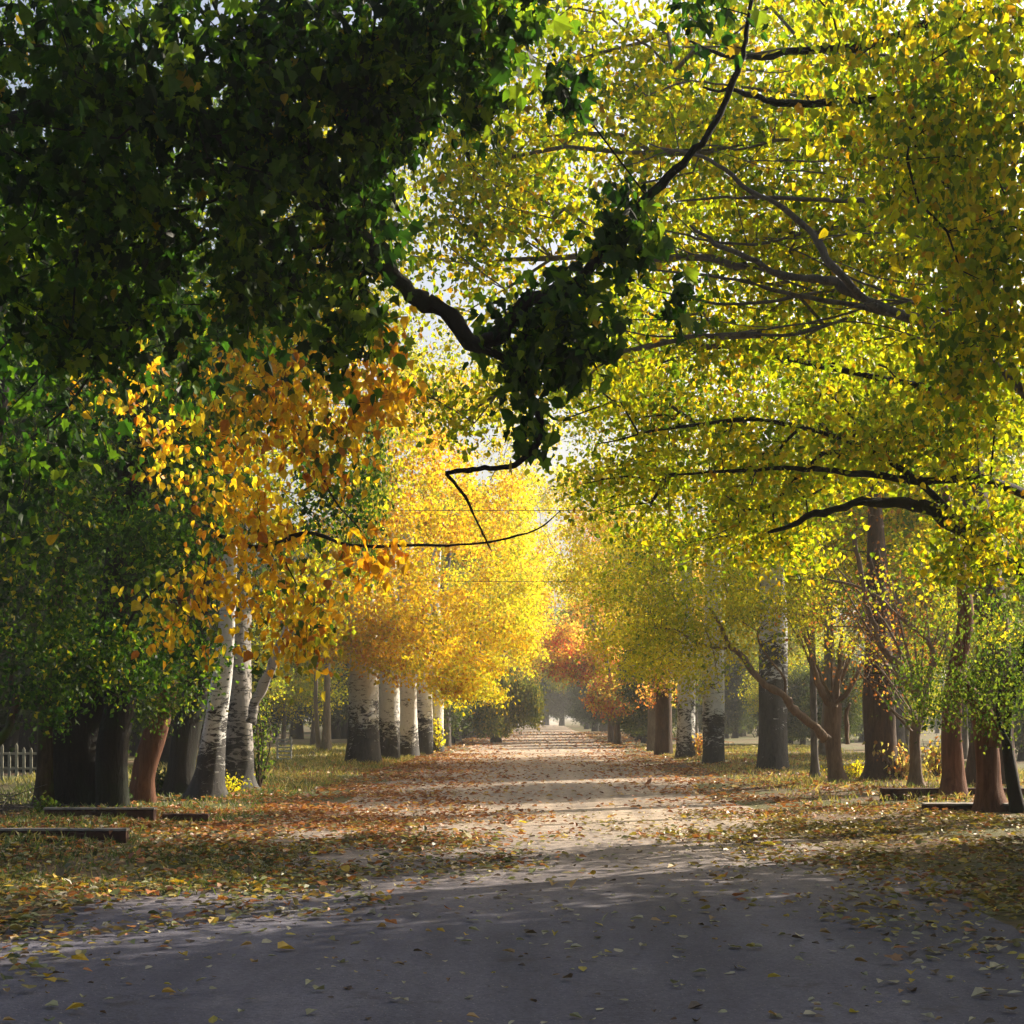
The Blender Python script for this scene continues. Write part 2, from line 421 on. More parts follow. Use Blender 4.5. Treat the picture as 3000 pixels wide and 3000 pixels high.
def make_tree(name, label, cat, base, trunk, radii, barkm, blobs, pal, leaf=0.09, per=60, cl=(0.45, 0.45, 0.35),
              tmpl=T_OVAL, droop=0.5, group=None, limbs=(), rtip=0.008, rmax=None, sides=14, flare=0.5, fork=0.45,
              leafmat=None, extra=(), sweep=None, fan=(), bow=0.12, minr=0.0, weep=0.0, stems=()):
    """trunk: points relative to the base; limbs: hand drawn world-space limbs [(points, r0, r1)];
    blobs: world-space; extra: more (blobs, pal, leaf, per, cl, tmpl, droop) foliage of another look"""
    base = np.array((base[0], base[1], float(gz(base[0], base[1])) - 0.04))
    t = empty(name, base); tag(t, label, cat, group)
    rt = smooth([base + np.array(p) for p in trunk], 5)
    rr = np.interp(np.linspace(0, 1, len(rt)), np.linspace(0, 1, len(radii)), radii)
    VV, FF = [], []
    tube(VV, FF, rt, rr, sides, rough=0.13, flare=flare)
    for st_pts, s0, s1 in stems:
        sp = smooth(st_pts, 5); tube(VV, FF, sp, np.linspace(s0, s1, len(sp)), 9, rough=0.08)
    link_mesh("trunk", np.concatenate(VV), FF, barkm, t, origin=base)
    zs = [p for p in rt if p[2] - base[2] > fork * (rt[-1][2] - base[2])]
    seeds = [zs]
    for st_pts, s0, s1 in stems: seeds.append(smooth(st_pts, 4)[2:])
    limbs = list(limbs)
    if sweep:   # many thin boughs sweeping out over the road
        n_, (u0, u1), (v0, v1), Y0 = sweep
        for q in range(n_):
            v = v0 + (v1 - v0) * (q + RNG.random()) / n_; L_ = RNG.uniform(450, 1000); ue = RNG.uniform(u0, u1 - 500); k_ = RNG.uniform(-.12, .35)
            limbs.append(([P(ue + L_ * f, v + L_ * (k_ * f + .10 * math.sin(2.6 * f + q)) + RNG.normal() * 9, Y0 + 1.2 * f) for f in (1, .8, .6, .42, .25, .1, 0)], RNG.uniform(.010, .026), .003))
    for fp, n_, r_, (u0, u1), (v0, v1) in fan:   # bare boughs fanning upward from a fork
        for q in range(n_):
            tgt = P(u0 + (u1 - u0) * (q + RNG.random()) / n_, RNG.uniform(v0, v1), base[1] + RNG.uniform(-.8, .8)); o_ = P(*fp)
            m_ = o_ + (tgt - o_) * .45 + np.array((0, 0, .10 * np.linalg.norm(tgt - o_))) * RNG.uniform(-1, 1) + RNG.normal(size=3) * .06
            limbs.append(([o_, m_, tgt], r_ * RNG.uniform(.6, 1.1), .006))
    for lp, r0, r1 in limbs:
        sp = smooth(lp, 6); VV, FF = [], []
        kn = np.cumsum(RNG.normal(size=sp.shape), 0); kn -= np.linspace(0, 1, len(sp))[:, None] * kn[-1]; sp = sp + kn * r0 * .22
        tube(VV, FF, sp, (np.linspace(1, 0, len(sp)) ** 0.8 * (r0 - r1) + r1) * (1 + .10 * RNG.normal(size=len(sp))), 9, rough=0.14)
        link_mesh("branch", np.concatenate(VV), FF, barkm, t, origin=base)
        seeds.append(sp[len(sp) // 5:])
    allb = list(blobs) + [b for ex in extra for b in ex[0]]
    if allb:
        tgt0 = [in_blobs(blobs)] if blobs else []
        tex = [in_blobs(ex[0]) for ex in extra]
        tg = np.concatenate(tgt0 + tex)
        g = grow(seeds, tg, bow=bow)
        VV, FF = branch_mesh(g, rtip, rmax or radii[-1] * 0.9, minr=minr)
        # leaves sit round the twig ends
        parts = []
        def foliage(T_, pal_, leaf_, per_, cl_, tm_, dr_):
            if per_ <= 0: return
            n = len(T_); cnt = np.maximum(1, (per_ * (0.5 + RNG.random(n))).astype(int))
            C = np.repeat(T_, cnt, 0); sh = np.repeat(RNG.random(n), cnt)
            off = RNG.normal(size=C.shape) * np.array(cl_) * 0.55
            if weep: off[:, 2] -= RNG.random(len(off)) * weep; 
            C = C + off
            C = C[C[:, 2] > 0.4]; sh = sh[:len(C)]
            if tm_ is T_LOBED:
                hk = RNG.random(len(C)) < .5
                parts.append(leaf_arrays(C[hk], leaf_ * .82, pal_, T_OVAL, dr_, clump_shift=sh[hk], var=.38))
                C, sh = C[~hk], sh[~hk]
            parts.append(leaf_arrays(C, leaf_, pal_, tm_, dr_, clump_shift=sh, var=.34))
        if blobs: foliage(tgt0[0], pal, leaf, per, cl, tmpl, droop)
        for ex, T_ in zip(extra, tex): foliage(T_, *ex[1:])
        pieces = [(V, Fc, ti, 0) for V, Fc, ti in parts]
        if VV:
            bv = np.concatenate(VV); wood = np.full((len(bv), 3), .1)
            q4 = np.array([f for f in FF if len(f) == 4]); q3 = np.array([f for f in FF if len(f) == 3])
            pieces += [(bv, q4, wood, 1), (None, q3, None, 1)]
        crown_mesh(pieces, (leafmat or M_LEAF, barkm), t, base)
    return t
def dup(root, loc, rotz=0, scale=(1, 1, 1), label=None, group=None):
    r = root.copy(); COL.objects.link(r); r.location = (loc[0], loc[1], float(gz(loc[0], loc[1])) - 0.04)
    r.rotation_euler = (0, 0, rotz); r.scale = scale
    if label: r["label"] = label
    if group: r["group"] = group
    for ch in list(root.children):
        c = ch.copy(); COL.objects.link(c); c.parent = r
    return r
def B(u, v, Y, ru, rv, ry, n):
    """ellipsoid given by where its centre stands and its real half sizes"""
    return (P(u, v, Y), (ru * Y / F, ry, rv * Y / F), n)
def bx(u, v): # ground point of a trunk foot
    Y = F * CAM_H / (v - VPV); return ((u - VPU) * Y / F, Y)
def T(base, pts):
    """trunk path through seen points (u, v) at the tree's own distance, relative to base"""
    Y = base[1]; g0 = float(gz(base[0], base[1])) - 0.04
    out = [(0, 0, 0)]
    for p in pts:
        q = P(p[0], p[1], Y + (p[2] if len(p) > 2 else 0)); out.append((q[0] - base[0], q[1] - base[1], q[2] - g0))
    return out

# ------------------------------------------------------------------ near trees, left
GL = "trees of the left row beside the verge"
GR = "trees of the right row beside the verge"
make_tree("maple_tree", "dark green broad-leaved tree hanging over the upper left, with a thick black V-shaped limb", "tree",
    (-6.3, 10.0), [(0, 0, 0), (.1, .1, 2), (0.3, 0.2, 4.2), (.5, .4, 7)], (.30, .27, .22, .12), B_DARK,
    [B(120, 260, 8.0, 380, 420, 1.1, 60), B(560, 300, 8.4, 400, 400, 1.2, 75), B(930, 330, 8.6, 230, 330, .9, 42),
     B(1280, 60, 8.2, 330, 130, .9, 40), B(1080, 140, 8.6, 280, 170, .9, 26), B(230, 800, 9.2, 400, 260, 1.0, 55), B(680, 760, 9.2, 330, 200, 1.0, 42),
     B(1030, 620, 8.8, 90, 170, .5, 12), B(1020, 980, 8.8, 70, 160, .4, 9), B(1130, 280, 8.4, 110, 110, .5, 12),
     B(-700, 500, 9.0, 700, 900, 2.0, 60), B(300, -500, 8.5, 1100, 330, 1.6, 70), B(1300, -350, 8.6, 500, 220, 1.2, 26)],
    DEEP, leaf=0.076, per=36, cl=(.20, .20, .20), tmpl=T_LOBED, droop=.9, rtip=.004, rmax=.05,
    limbs=[([P(-900, 700, 9.6), P(-200, 380, 9.3), P(500, 330, 9.1), P(1000, 640, 9.0), P(1190, 860, 9.0), P(1300, 925, 9.0), P(1400, 1015, 9.0), P(1490, 990, 9.0), P(1560, 900, 9.0), P(1640, 880, 9.0), P(1730, 790, 9.0), P(1830, 690, 9.0)], .066, .026),
           ([P(1800, 720, 9.0), P(1880, 610, 8.95), P(1985, 495, 8.9), P(2080, 370, 8.9), P(2150, 230, 8.9), P(2192, 90, 8.9), P(2210, -60, 8.9)], .028, .010),
           ([P(1400, 1010, 9.0), P(1500, 1070, 9.0), P(1570, 1180, 9.0), P(1570, 1300, 9.0), P(1500, 1362, 9.0), P(1400, 1372, 9.0), P(1305, 1385, 9.0)], .026, .012),
           ([P(1305, 1385, 9.0), P(1365, 1455, 9.0), P(1405, 1540, 9.0), P(1440, 1615, 9.0)], .010, .004),
           ([P(500, 330, 9.1), P(900, 60, 8.9), P(1300, -40, 8.7), P(1700, -60, 8.7)], .05, .015)],
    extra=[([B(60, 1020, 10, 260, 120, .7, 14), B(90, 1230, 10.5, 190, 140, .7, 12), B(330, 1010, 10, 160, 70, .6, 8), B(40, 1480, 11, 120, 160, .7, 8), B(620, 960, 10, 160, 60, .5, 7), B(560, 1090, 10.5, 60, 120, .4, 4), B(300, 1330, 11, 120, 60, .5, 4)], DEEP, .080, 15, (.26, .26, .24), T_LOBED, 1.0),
           ([B(1640, 880, 9.0, 130, 110, .35, 15), B(1720, 980, 9.0, 140, 100, .35, 15), B(1560, 1080, 9.0, 90, 150, .3, 12),
             B(1860, 640, 8.9, 70, 110, .3, 8), B(1800, 730, 9.0, 80, 60, .3, 6), B(1470, 960, 9.0, 120, 70, .3, 7), B(1560, 1280, 9.0, 45, 110, .2, 5),
             B(1640, 250, 8.8, 40, 130, .25, 5), B(1420, 290, 8.6, 55, 110, .2, 4), B(2050, 50, 8.9, 130, 55, .3, 6), B(1990, 880, 9.0, 70, 60, .2, 3)],
            DEEP, .080, 17, (.14, .14, .15), T_LOBED, 1.0)])

make_tree("plane_tree", "golden and amber leaved tree drooping in front of the left trunks", "tree",
    (-7.3, 18.4), [(0, 0, 0), (.15, 0, 1.6), (.5, -.1, 3.4), (.9, -.1, 5.5)], (.21, .18, .14, .07), B_DARK,
    [B(880, 1000, 16.2, 260, 150, .8, 30), B(760, 1190, 16.4, 230, 190, .9, 42), B(980, 1260, 16.6, 150, 150, .6, 22),
     B(700, 1480, 17.0, 130, 190, .7, 20), B(870, 1720, 17.0, 210, 170, .8, 26), B(560, 1790, 17.2, 170, 130, .8, 18), B(900, 1870, 17.0, 110, 110, .5, 8),
     B(900, 780, 16.4, 190, 70, .6, 10), B(360, 1110, 17.2, 170, 110, .7, 14), B(480, 1320, 17.4, 60, 130, .5, 6)],
    AMBER, leaf=0.088, per=24, cl=(.30, .30, .34), tmpl=T_OVAL, droop=1.3, rtip=.0035, rmax=.04,
    limbs=[([P(620, 1560, 17.3), P(760, 1600, 17.1), P(900, 1560, 16.9), P(1010, 1600, 16.8), P(1200, 1600, 16.6), P(1400, 1590, 16.6), P(1560, 1555, 16.6), P(1640, 1498, 16.6)], .026, .005),
           ([P(760, 1130, 17.0), P(900, 1240, 16.8), P(960, 1420, 16.7), P(1060, 1560, 16.7)], .022, .006),
           ([P(360, 1850, 17.4), P(440, 1740, 17.3), P(560, 1650, 17.2)], .022, .006)],
    extra=[([B(1130, 1150, 16.2, 85, 110, .4, 9), B(1090, 1600, 16.4, 85, 100, .4, 8), B(1150, 1010, 16.0, 30, 90, .25, 4)], [(3, (.66, .40, .015)), (2, (.64, .28, .012))], .10, 14, (.22, .22, .28), T_OVAL, 1.6)])

make_tree("elm_tree", "small mossy trunk at the left edge under dense fine green foliage", "tree",
    bx(125, 2385), T(bx(125, 2385), [(130, 2250), (135, 2080), (160, 1850), (190, 1500), (200, 1100)]), (.15, .12, .115, .11, .09, .04), B_MOSS,
    [B(180, 1130, 20, 330, 260, 1.2, 70), B(120, 1560, 20.5, 260, 260, 1.2, 60), B(420, 1620, 20.5, 180, 210, 1.0, 36),
     B(100, 1900, 21, 230, 170, 1.0, 36), B(380, 1960, 22, 170, 110, .9, 20), B(-500, 1400, 20, 450, 600, 2, 40), B(120, 2060, 22, 120, 60, .6, 7), B(600, 1250, 20, 130, 200, .8, 18), B(560, 1000, 20, 200, 140, .8, 20), B(820, 1050, 20, 180, 200, .9, 24), B(950, 1450, 20.5, 120, 200, .8, 12)],
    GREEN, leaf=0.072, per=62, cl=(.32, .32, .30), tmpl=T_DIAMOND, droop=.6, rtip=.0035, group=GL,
    limbs=[([P(-120, 2330, 23), P(-60, 2230, 23), P(15, 2140, 23), P(45, 2050, 23), P(20, 1950, 23)], .07, .04)])
make_tree("oak_tree", "massive black trunk, widest of the left row, with hollowed leaning sides", "tree",
    bx(245, 2378), T(bx(245, 2378), [(240, 2280), (235, 2150), (290, 2030), (330, 1850), (380, 1500), (400, 900)]), (.56, .50, .44, .42, .34, .28, .14), B_DARK,
    [B(250, 850, 23.5, 420, 300, 1.8, 80), B(500, 1150, 24, 300, 250, 1.6, 60), B(250, 1450, 24, 300, 250, 1.6, 60), B(250, 300, 24, 500, 330, 2, 90), B(600, 1500, 24, 160, 200, 1.0, 24), B(330, 1900, 23, 200, 130, 1.0, 26)],
    GREEN, leaf=0.085, per=75, cl=(.42, .42, .34), tmpl=T_DIAMOND, rtip=.005, sides=22, group=GL, flare=.25,
    stems=[([P(330, 2370, 23.6), P(330, 2200, 23.6), P(355, 2060, 23.6), P(380, 1850, 23.8)], .26, .2)])
make_tree("cypress_tree", "shaggy red-brown trunk leaning right beside the massive black one", "tree",
    bx(415, 2360), T(bx(415, 2360), [(425, 2260), (455, 2150), (490, 2020), (520, 1850), (560, 1500), (570, 900)]), (.21, .20, .19, .17, .16, .13, .07), B_RED,
    [B(420, 600, 26, 330, 300, 1.7, 60), B(620, 950, 26, 260, 250, 1.6, 44), B(560, 1900, 25.4, 140, 120, .9, 20), B(600, 1250, 26, 160, 220, 1.2, 26)],
    GREEN, leaf=0.085, per=80, cl=(.4, .4, .34), tmpl=T_DIAMOND, rtip=.005, group=GL,
    extra=[([B(420, 2070, 25, 120, 60, .6, 9)], FRESH, .06, 90, (.3, .3, .3), T_DIAMOND, 1.0)])
make_tree("oak_tree", "plain dark trunk between the red-brown trunk and the patchy white one on the left", "tree",
    bx(530, 2338), T(bx(530, 2338), [(532, 2250), (548, 2120), (575, 1980), (600, 1700), (620, 1200)]), (.29, .26, .25, .23, .20, .10, .06), B_DARK,
    [B(560, 500, 29, 380, 330, 1.8, 70), B(760, 900, 29, 240, 260, 1.5, 40), B(700, 1500, 29, 180, 250, 1.3, 34)],
    SAGE, leaf=0.09, per=75, cl=(.45, .45, .36), tmpl=T_DIAMOND, rtip=.005, group=GL)
make_tree("poplar_tree", "white trunk leaning right with a rough black foot, foremost pale trunk of the left row", "tree",
    bx(608, 2350), T(bx(608, 2350), [(615, 2240), (632, 2100), (655, 1950), (670, 1750), (690, 1300)]), (.30, .25, .21, .18, .15, .13, .07), B_BIRCH,
    [B(900, 500, 27, 330, 300, 1.8, 55), B(1050, 900, 27, 180, 200, 1.4, 22), B(800, 1350, 27, 220, 300, 1.4, 34)],
    OLIVE, leaf=0.085, per=60, cl=(.42, .42, .36), tmpl=T_DIAMOND, rtip=.005, group=GL)
make_tree("poplar_tree", "stout grey-brown trunk with pale upper bark beside the leaning white one", "tree",
    bx(697, 2328), T(bx(697, 2328), [(698, 2240), (700, 2120), (700, 1950), (705, 1700), (720, 1200)]), (.30, .285, .28, .25, .22, .19, .08), birch("bark_poplar_grey", 2.0, (.40, .37, .34)),
    [B(1050, 450, 31, 280, 260, 1.8, 36), B(1000, 1300, 31, 230, 250, 1.6, 36), B(900, 1700, 31, 230, 200, 1.4, 30)],
    OLIVE, leaf=0.09, per=55, cl=(.45, .45, .4), tmpl=T_DIAMOND, rtip=.005, group=GL,
    limbs=[([P(735, 2120, 28.5), P(760, 2040, 28.5), P(800, 1940, 28.3), P(850, 1820, 28)], .10, .06)],
    extra=[([B(1090, 1400, 28, 60, 160, .8, 12), B(1060, 1600, 28, 50, 120, .7, 8), B(1110, 1220, 28, 40, 100, .6, 6)], FRESH, .07, 70, (.16, .2, .5), T_DIAMOND, 3.0)])

# ------------------------------------------------------------------ the gold row on the left, farther up
def row_poplar(u, v, Y, r, label, barkm, blobs, pal, leaf=.115, per=80, lean=(0, 0), top=9.5, **k):
    X = (u - VPU) * Y / F
    return make_tree("poplar_tree", label, "tree", (X, Y), [(0, 0, 0), (lean[0] * .3, 0, 1.6), (lean[0], lean[1], 4), (lean[0] * 1.4, 0, 7), (lean[0] * 1.6 + .3, 0, top)],
                     (r * 1.0, r * .93, r * .87, r * .6, r * .25), barkm, blobs, pal, leaf=leaf, per=per, cl=(.42, .42, .34), tmpl=T_DIAMOND, rtip=.006, flare=.18, **k)
row_poplar(1062, 2235, 47, .50, "broadest white trunk of the far left cluster under gold leaves", B_BIRCH,
    [B(1000, 1750, 45, 260, 190, 2.2, 80), B(1150, 1500, 46, 260, 200, 2.2, 80), B(1250, 1250, 47, 220, 180, 2, 50), B(1000, 1250, 45, 250, 250, 2.5, 60), B(1220, 1830, 46, 170, 110, 1.6, 34), B(1040, 1900, 45.5, 110, 50, 1.2, 18), B(1190, 1945, 46, 120, 45, 1.2, 20), B(1320, 2000, 47, 90, 45, 1.2, 14)], GOLD, group=GL)
row_poplar(1138, 2226, 51, .41, "white trunk with a grey stripe directly right of the broadest white one", B_BIRCH,
    [B(1330, 1600, 51, 180, 170, 2, 50), B(1300, 1850, 51, 180, 120, 1.8, 46), ], GOLD, group=GL, extra=[([B(1150, 1000, 52, 240, 160, 2.2, 46), B(1330, 1130, 50, 160, 130, 2, 30), B(1080, 700, 50, 200, 220, 2, 36)], OLIVE, .11, 80, (.5, .5, .42), T_DIAMOND, .5)])
row_poplar(1190, 2222, 55, .41, "clean white trunk, third in the far left cluster", B_BIRCH_LOW,
    [B(1420, 1500, 55, 130, 160, 1.8, 44), B(1400, 1900, 55, 160, 110, 1.8, 44), B(1300, 1180, 56, 150, 120, 2, 28)], GOLD, group=GL)
row_poplar(1236, 2215, 59, .41, "white trunk, fourth in the far left cluster, behind the weedy tuft", B_BIRCH,
    [B(1430, 1740, 59, 150, 130, 2, 50), B(1400, 2000, 59, 110, 70, 1.4, 28)], LEMON, group=GL)
row_poplar(1272, 2210, 63, .41, "slender pale trunk at the right end of the far left cluster", B_BIRCH_LOW,
    [B(1500, 1550, 63, 90, 170, 1.8, 44), B(1480, 1820, 63, 110, 130, 1.8, 50), B(1350, 1980, 62, 110, 80, 1.6, 30)], LEMON, group=GL)
row_poplar(1300, 2196, 72, .34, "grey trunk half hidden in the dark hedge on the left", B_GREY,
    [B(1545, 1850, 72, 60, 130, 1.6, 26), B(1530, 1650, 72, 80, 160, 1.8, 34), B(1500, 1400, 70, 110, 120, 2, 30), B(1470, 1150, 68, 130, 150, 2, 36), B(1560, 1300, 72, 80, 110, 2, 24), B(1620, 1450, 80, 90, 120, 2, 30), B(1640, 1650, 82, 70, 120, 2, 26)], LEMON, group=GL)
make_tree("birch_tree", "slim twin-stemmed birch standing alone in the mist on the left", "tree",
    ((955 - VPU) * 60 / F, 60), [(0, 0, 0), (.05, 0, 2.5), (.1, 0, 5), (.3, 0, 8)], (.15, .12, .1, .05), B_PALE,
    [B(960, 1650, 60, 220, 160, 2, 40)], OLIVE, leaf=.1, per=60, tmpl=T_DIAMOND,
    stems=[([np.array(((935 - VPU) * 60 / F, 60, 0)), P(925, 2050, 60), P(930, 1900, 60)], .1, .06)])

# ------------------------------------------------------------------ near trees, right
make_tree("linden_tree", "yellow-green tree with rounded leaves hanging down the upper right corner", "tree",
    (6.6, 12.2), [(0, 0, 0), (0, 0, 2), (-.3, 0, 4), (-.8, 0, 7)], (.28, .25, .2, .1), B_DARK,
    [B(2850, 300, 12.0, 260, 330, .9, 56), B(2600, 200, 13.0, 260, 260, .9, 44), B(2920, 720, 12.2, 170, 200, .8, 28), B(2750, 600, 13.2, 180, 180, .8, 24), B(2850, 1000, 13, 180, 130, .8, 22), B(3400, 400, 12.4, 380, 600, 1.2, 44), B(2600, -250, 12.6, 500, 180, 1.2, 34),
     (np.array((8.2, 12.5, 5.2)), (2.3, 2.2, 2.4), 190), (np.array((6.8, 10.5, 6.3)), (2.0, 2.0, 1.8), 110), (np.array((7.6, 9.0, 3.9)), (2.0, 2.4, 2.0), 190), (np.array((9.5, 13.5, 3.2)), (2.2, 2.5, 1.6), 120), (np.array((6.6, 8.5, 7.5)), (2.2, 2.5, 1.2), 50)],  # world-space blobs: unseen crown thickened to shade the near road
    YGREEN, leaf=0.066, per=54, cl=(.32, .32, .34), tmpl=T_OVAL, droop=1.2, rtip=.0055, rmax=.045,
    limbs=[([P(4200, 900, 12.2), P(3500, 200, 12.4), P(2900, 250, 12.8), P(2620, 280, 13), P(2350, 325, 13), P(2200, 300, 13), P(2060, 255, 13)], .06, .010),
           ([P(3500, 200, 12.4), P(2950, 20, 12.8), P(2560, 105, 13), P(2350, 130, 13), P(2160, 150, 13), P(2020, 120, 13)], .05, .008)])
make_tree("linden_tree", "yellow-green tree with pale ascending limbs in the upper right", "tree",
    (7.2, 18.5), [(0, 0, 0), (0, 0, 2), (-.4, 0, 4), (-1.0, 0, 8)], (.33, .3, .25, .12), B_GREY,
    [B(2200, 480, 17, 420, 300, 1.3, 95), B(2650, 800, 17.5, 330, 260, 1.3, 75), B(2150, 900, 18, 430, 200, 1.3, 80), B(1850, 300, 17.6, 240, 230, 1.1, 44), B(1800, 700, 18, 200, 170, 1.0, 26), B(2850, 350, 18, 300, 350, 1.4, 50), B(1450, 560, 18.4, 250, 240, 1.0, 70), B(1420, 350, 18.4, 160, 130, .8, 18), B(1300, 780, 18.4, 170, 160, .8, 16), B(1540, 960, 18.4, 190, 160, .9, 26), B(1350, 1150, 18.4, 170, 130, .8, 16), B(1600, 330, 18.4, 150, 130, .8, 14), B(1700, 1050, 20, 200, 150, 1.0, 24), B(2350, 100, 18, 400, 200, 1.4, 46), B(1650, 120, 18, 240, 140, 1.1, 26), B(3300, 700, 18, 350, 600, 1.6, 40),
     (np.array((9.0, 17.0, 5.2)), (2.3, 2.4, 2.8), 120), (np.array((9.6, 20.8, 5.6)), (2.2, 2.2, 3.0), 110), B(2450, 650, 17.6, 380, 300, 1.2, 30)],  # world-space blobs: off-frame crown added to keep sun off the road
    YGREEN, leaf=0.070, per=54, cl=(.42, .42, .36), tmpl=T_OVAL, droop=.7, rtip=.0085, rmax=.06,
    sweep=(24, (1700, 2950), (100, 1000), 15.9),
    limbs=[([P(3200, 1350, 18.5), P(2850, 1010, 16.6), P(2520, 870, 16.2), P(2420, 815, 16.1), P(2270, 790, 16.0), P(2120, 720, 15.9), P(2020, 660, 15.8)], .07, .012),
           ([P(2520, 870, 16.2), P(2430, 760, 16.0), P(2350, 640, 16.0), P(2200, 560, 15.9), P(2080, 470, 15.8), P(1900, 420, 15.8)], .045, .008),
           ([P(3200, 900, 18.4), P(2900, 600, 16.4), P(2620, 590, 16.2), P(2420, 590, 16.1), P(2200, 585, 16.0), P(1980, 590, 15.8)], .04, .008),
           ([P(2700, 950, 16.6), P(2520, 900, 16.4), P(2330, 870, 16.3), P(2150, 820, 16.1), P(1900, 790, 15.9)], .035, .009)])
make_tree("linden_tree", "low spreading yellow tree with a black arching limb at the right edge", "tree",
    (8.6, 22.0), [(0, 0, 0), (0, 0, 1.5), (-.5, 0, 3), (-1.0, 0, 6.5)], (.38, .33, .28, .12), B_DARK,
    [B(2250, 1330, 21, 450, 170, 1.4, 90), B(2700, 1250, 20.5, 330, 200, 1.3, 66), B(1880, 1150, 21.5, 260, 170, 1.2, 50), B(2500, 1050, 21.5, 400, 180, 1.4, 60), B(2880, 1550, 20, 160, 170, 1.0, 34), B(2150, 1530, 22, 330, 110, 1.2, 44), B(1800, 1400, 22, 200, 130, 1.1, 28), B(2900, 1050, 20.5, 200, 180, 1.1, 30), B(2300, 1600, 21, 110, 60, .7, 8)],
    YGREEN, leaf=0.074, per=60, cl=(.44, .44, .30), tmpl=T_OVAL, droop=.5, rtip=.009, rmax=.07,
    limbs=[([P(3300, 1900, 22.0), P(3000, 1650, 21.8), P(2860, 1570, 20.3), P(2720, 1500, 20.1), P(2560, 1480, 20.0), P(2400, 1510, 19.9), P(2250, 1560, 19.9)], .13, .018),
           ([P(3100, 1500, 21.8), P(2900, 1410, 20.2), P(2700, 1410, 20.2), P(2450, 1370, 20.1), P(2250, 1360, 20.1), P(1980, 1390, 20.1)], .07, .012),
           ([P(3000, 1200, 21.8), P(2700, 1120, 20.2), P(2350, 1060, 20.0), P(2150, 1010, 19.9), P(1900, 1080, 19.9)], .05, .010),
           ([P(2860, 1570, 20.3), P(2600, 1350, 20.1), P(2300, 1240, 20.1), P(2000, 1250, 20.0), P(1750, 1300, 20.0)], .045, .008)])
make_tree("elm_tree", "crooked black multi-stemmed small tree at the right edge", "tree",
    bx(2985, 2400), T(bx(2985, 2400), [(2965, 2280), (2950, 2150), (2965, 2050), (2990, 1950), (3010, 1850)]), (.11, .09, .07, .06, .05, .03), B_DARK,
    [B(2960, 2000, 21.6, 110, 140, .8, 12)], FRESH, leaf=.05, per=70, cl=(.25, .25, .25), tmpl=T_DIAMOND, rtip=.004,
    stems=[([P(2955, 2180, 21.8), P(2925, 2100, 21.8), P(2930, 2010, 21.8)], .035, .02), ([P(3050, 2400, 21.6), P(3030, 2200, 21.6), P(3060, 2000, 21.6)], .1, .05)], group=GR)
make_tree("plum_tree", "dark red-brown forked trunk with bright small green leaves, on the channel edge at right", "tree",
    bx(2905, 2395), T(bx(2905, 2395), [(2895, 2300), (2890, 2200), (2880, 2100), (2840, 2030), (2800, 1960)]), (.25, .19, .17, .17, .12, .05), B_RED,
    [B(2770, 2020, 22, 150, 80, .8, 26), B(2940, 1960, 22.2, 130, 120, .8, 26), B(2680, 1960, 22.5, 70, 50, .6, 8), B(2850, 1830, 23, 190, 100, 1.0, 22), B(2730, 2090, 22, 70, 30, .5, 7), B(2890, 2105, 22, 110, 45, .5, 12), B(2980, 1780, 22, 100, 90, .8, 10), B(2640, 2040, 22.4, 50, 20, .4, 3)],
    FRESH, leaf=.048, per=42, cl=(.26, .26, .24), tmpl=T_DIAMOND, droop=1.0, rtip=.004, rmax=.05, group=GR,
    stems=[([P(2915, 2190, 22.2), P(2930, 2080, 22.2), P(2960, 1980, 22.3)], .09, .05)])
make_tree("plum_tree", "smooth reddish trunk with a bright right rim, second trunk from the right edge", "tree",
    bx(2792, 2358), T(bx(2792, 2358), [(2790, 2250), (2788, 2130), (2800, 1980), (2830, 1800), (2800, 1600), (2760, 1400)]), (.24, .19, .165, .16, .14, .12, .09, .05), B_RED,
    [B(2700, 1700, 27, 150, 90, 1.2, 6), B(2890, 1830, 27, 130, 70, 1.0, 6)], OLIVE, leaf=.07, per=60, cl=(.4, .4, .35), tmpl=T_DIAMOND, rtip=.005, group=GR)
make_tree("almond_tree", "thin pale forked trunk with bare crossing limbs left of the smooth reddish trunk", "tree",
    bx(2683, 2322), T(bx(2683, 2322), [(2682, 2250), (2680, 2150), (2700, 2080), (2712, 2020)]), (.16, .12, .10, .10, .09), B_TAN,
    [B(2540, 1830, 29, 230, 190, 1.0, 120), B(2700, 1850, 29, 140, 150, 1.0, 60)], BROWN, leaf=.055, per=5, cl=(.4, .4, .35), tmpl=T_DIAMOND, rtip=.006, group=GR, bow=.02, fan=[((2700, 2060, 29), 12, .035, (2350, 2860), (1450, 1800)), ((2690, 2120, 29), 6, .02, (2480, 2620), (1850, 2010))],
    limbs=[([P(2712, 2030, 29), P(2650, 1995, 29), P(2620, 1930, 29), P(2580, 1860, 29), P(2540, 1700, 29), P(2500, 1560, 29)], .09, .035),
           ([P(2672, 2145, 29), P(2620, 2090, 29), P(2570, 2030, 29), P(2510, 1960, 29)], .03, .012),
           ([P(2712, 2030, 29), P(2740, 1900, 29), P(2640, 1800, 29), P(2560, 1730, 29), P(2400, 1690, 29)], .06, .015)])
make_tree("oak_tree", "tall straight broad dark trunk with dead twigs, thickest of the right row", "tree",
    bx(2582, 2304), T(bx(2582, 2304), [(2580, 2200), (2578, 2080), (2576, 1950), (2570, 1750), (2560, 1400)]), (.38, .36, .34, .32, .30, .24, .10), B_BROWN,
    [B(2500, 1750, 32, 230, 180, 1.5, 110), B(2450, 1500, 32.5, 300, 150, 1.8, 60), B(2600, 1950, 31.5, 150, 100, .9, 60)], BROWN, leaf=.055, per=7, cl=(.4, .4, .4), tmpl=T_DIAMOND, rtip=.006, group=GR, bow=.02)
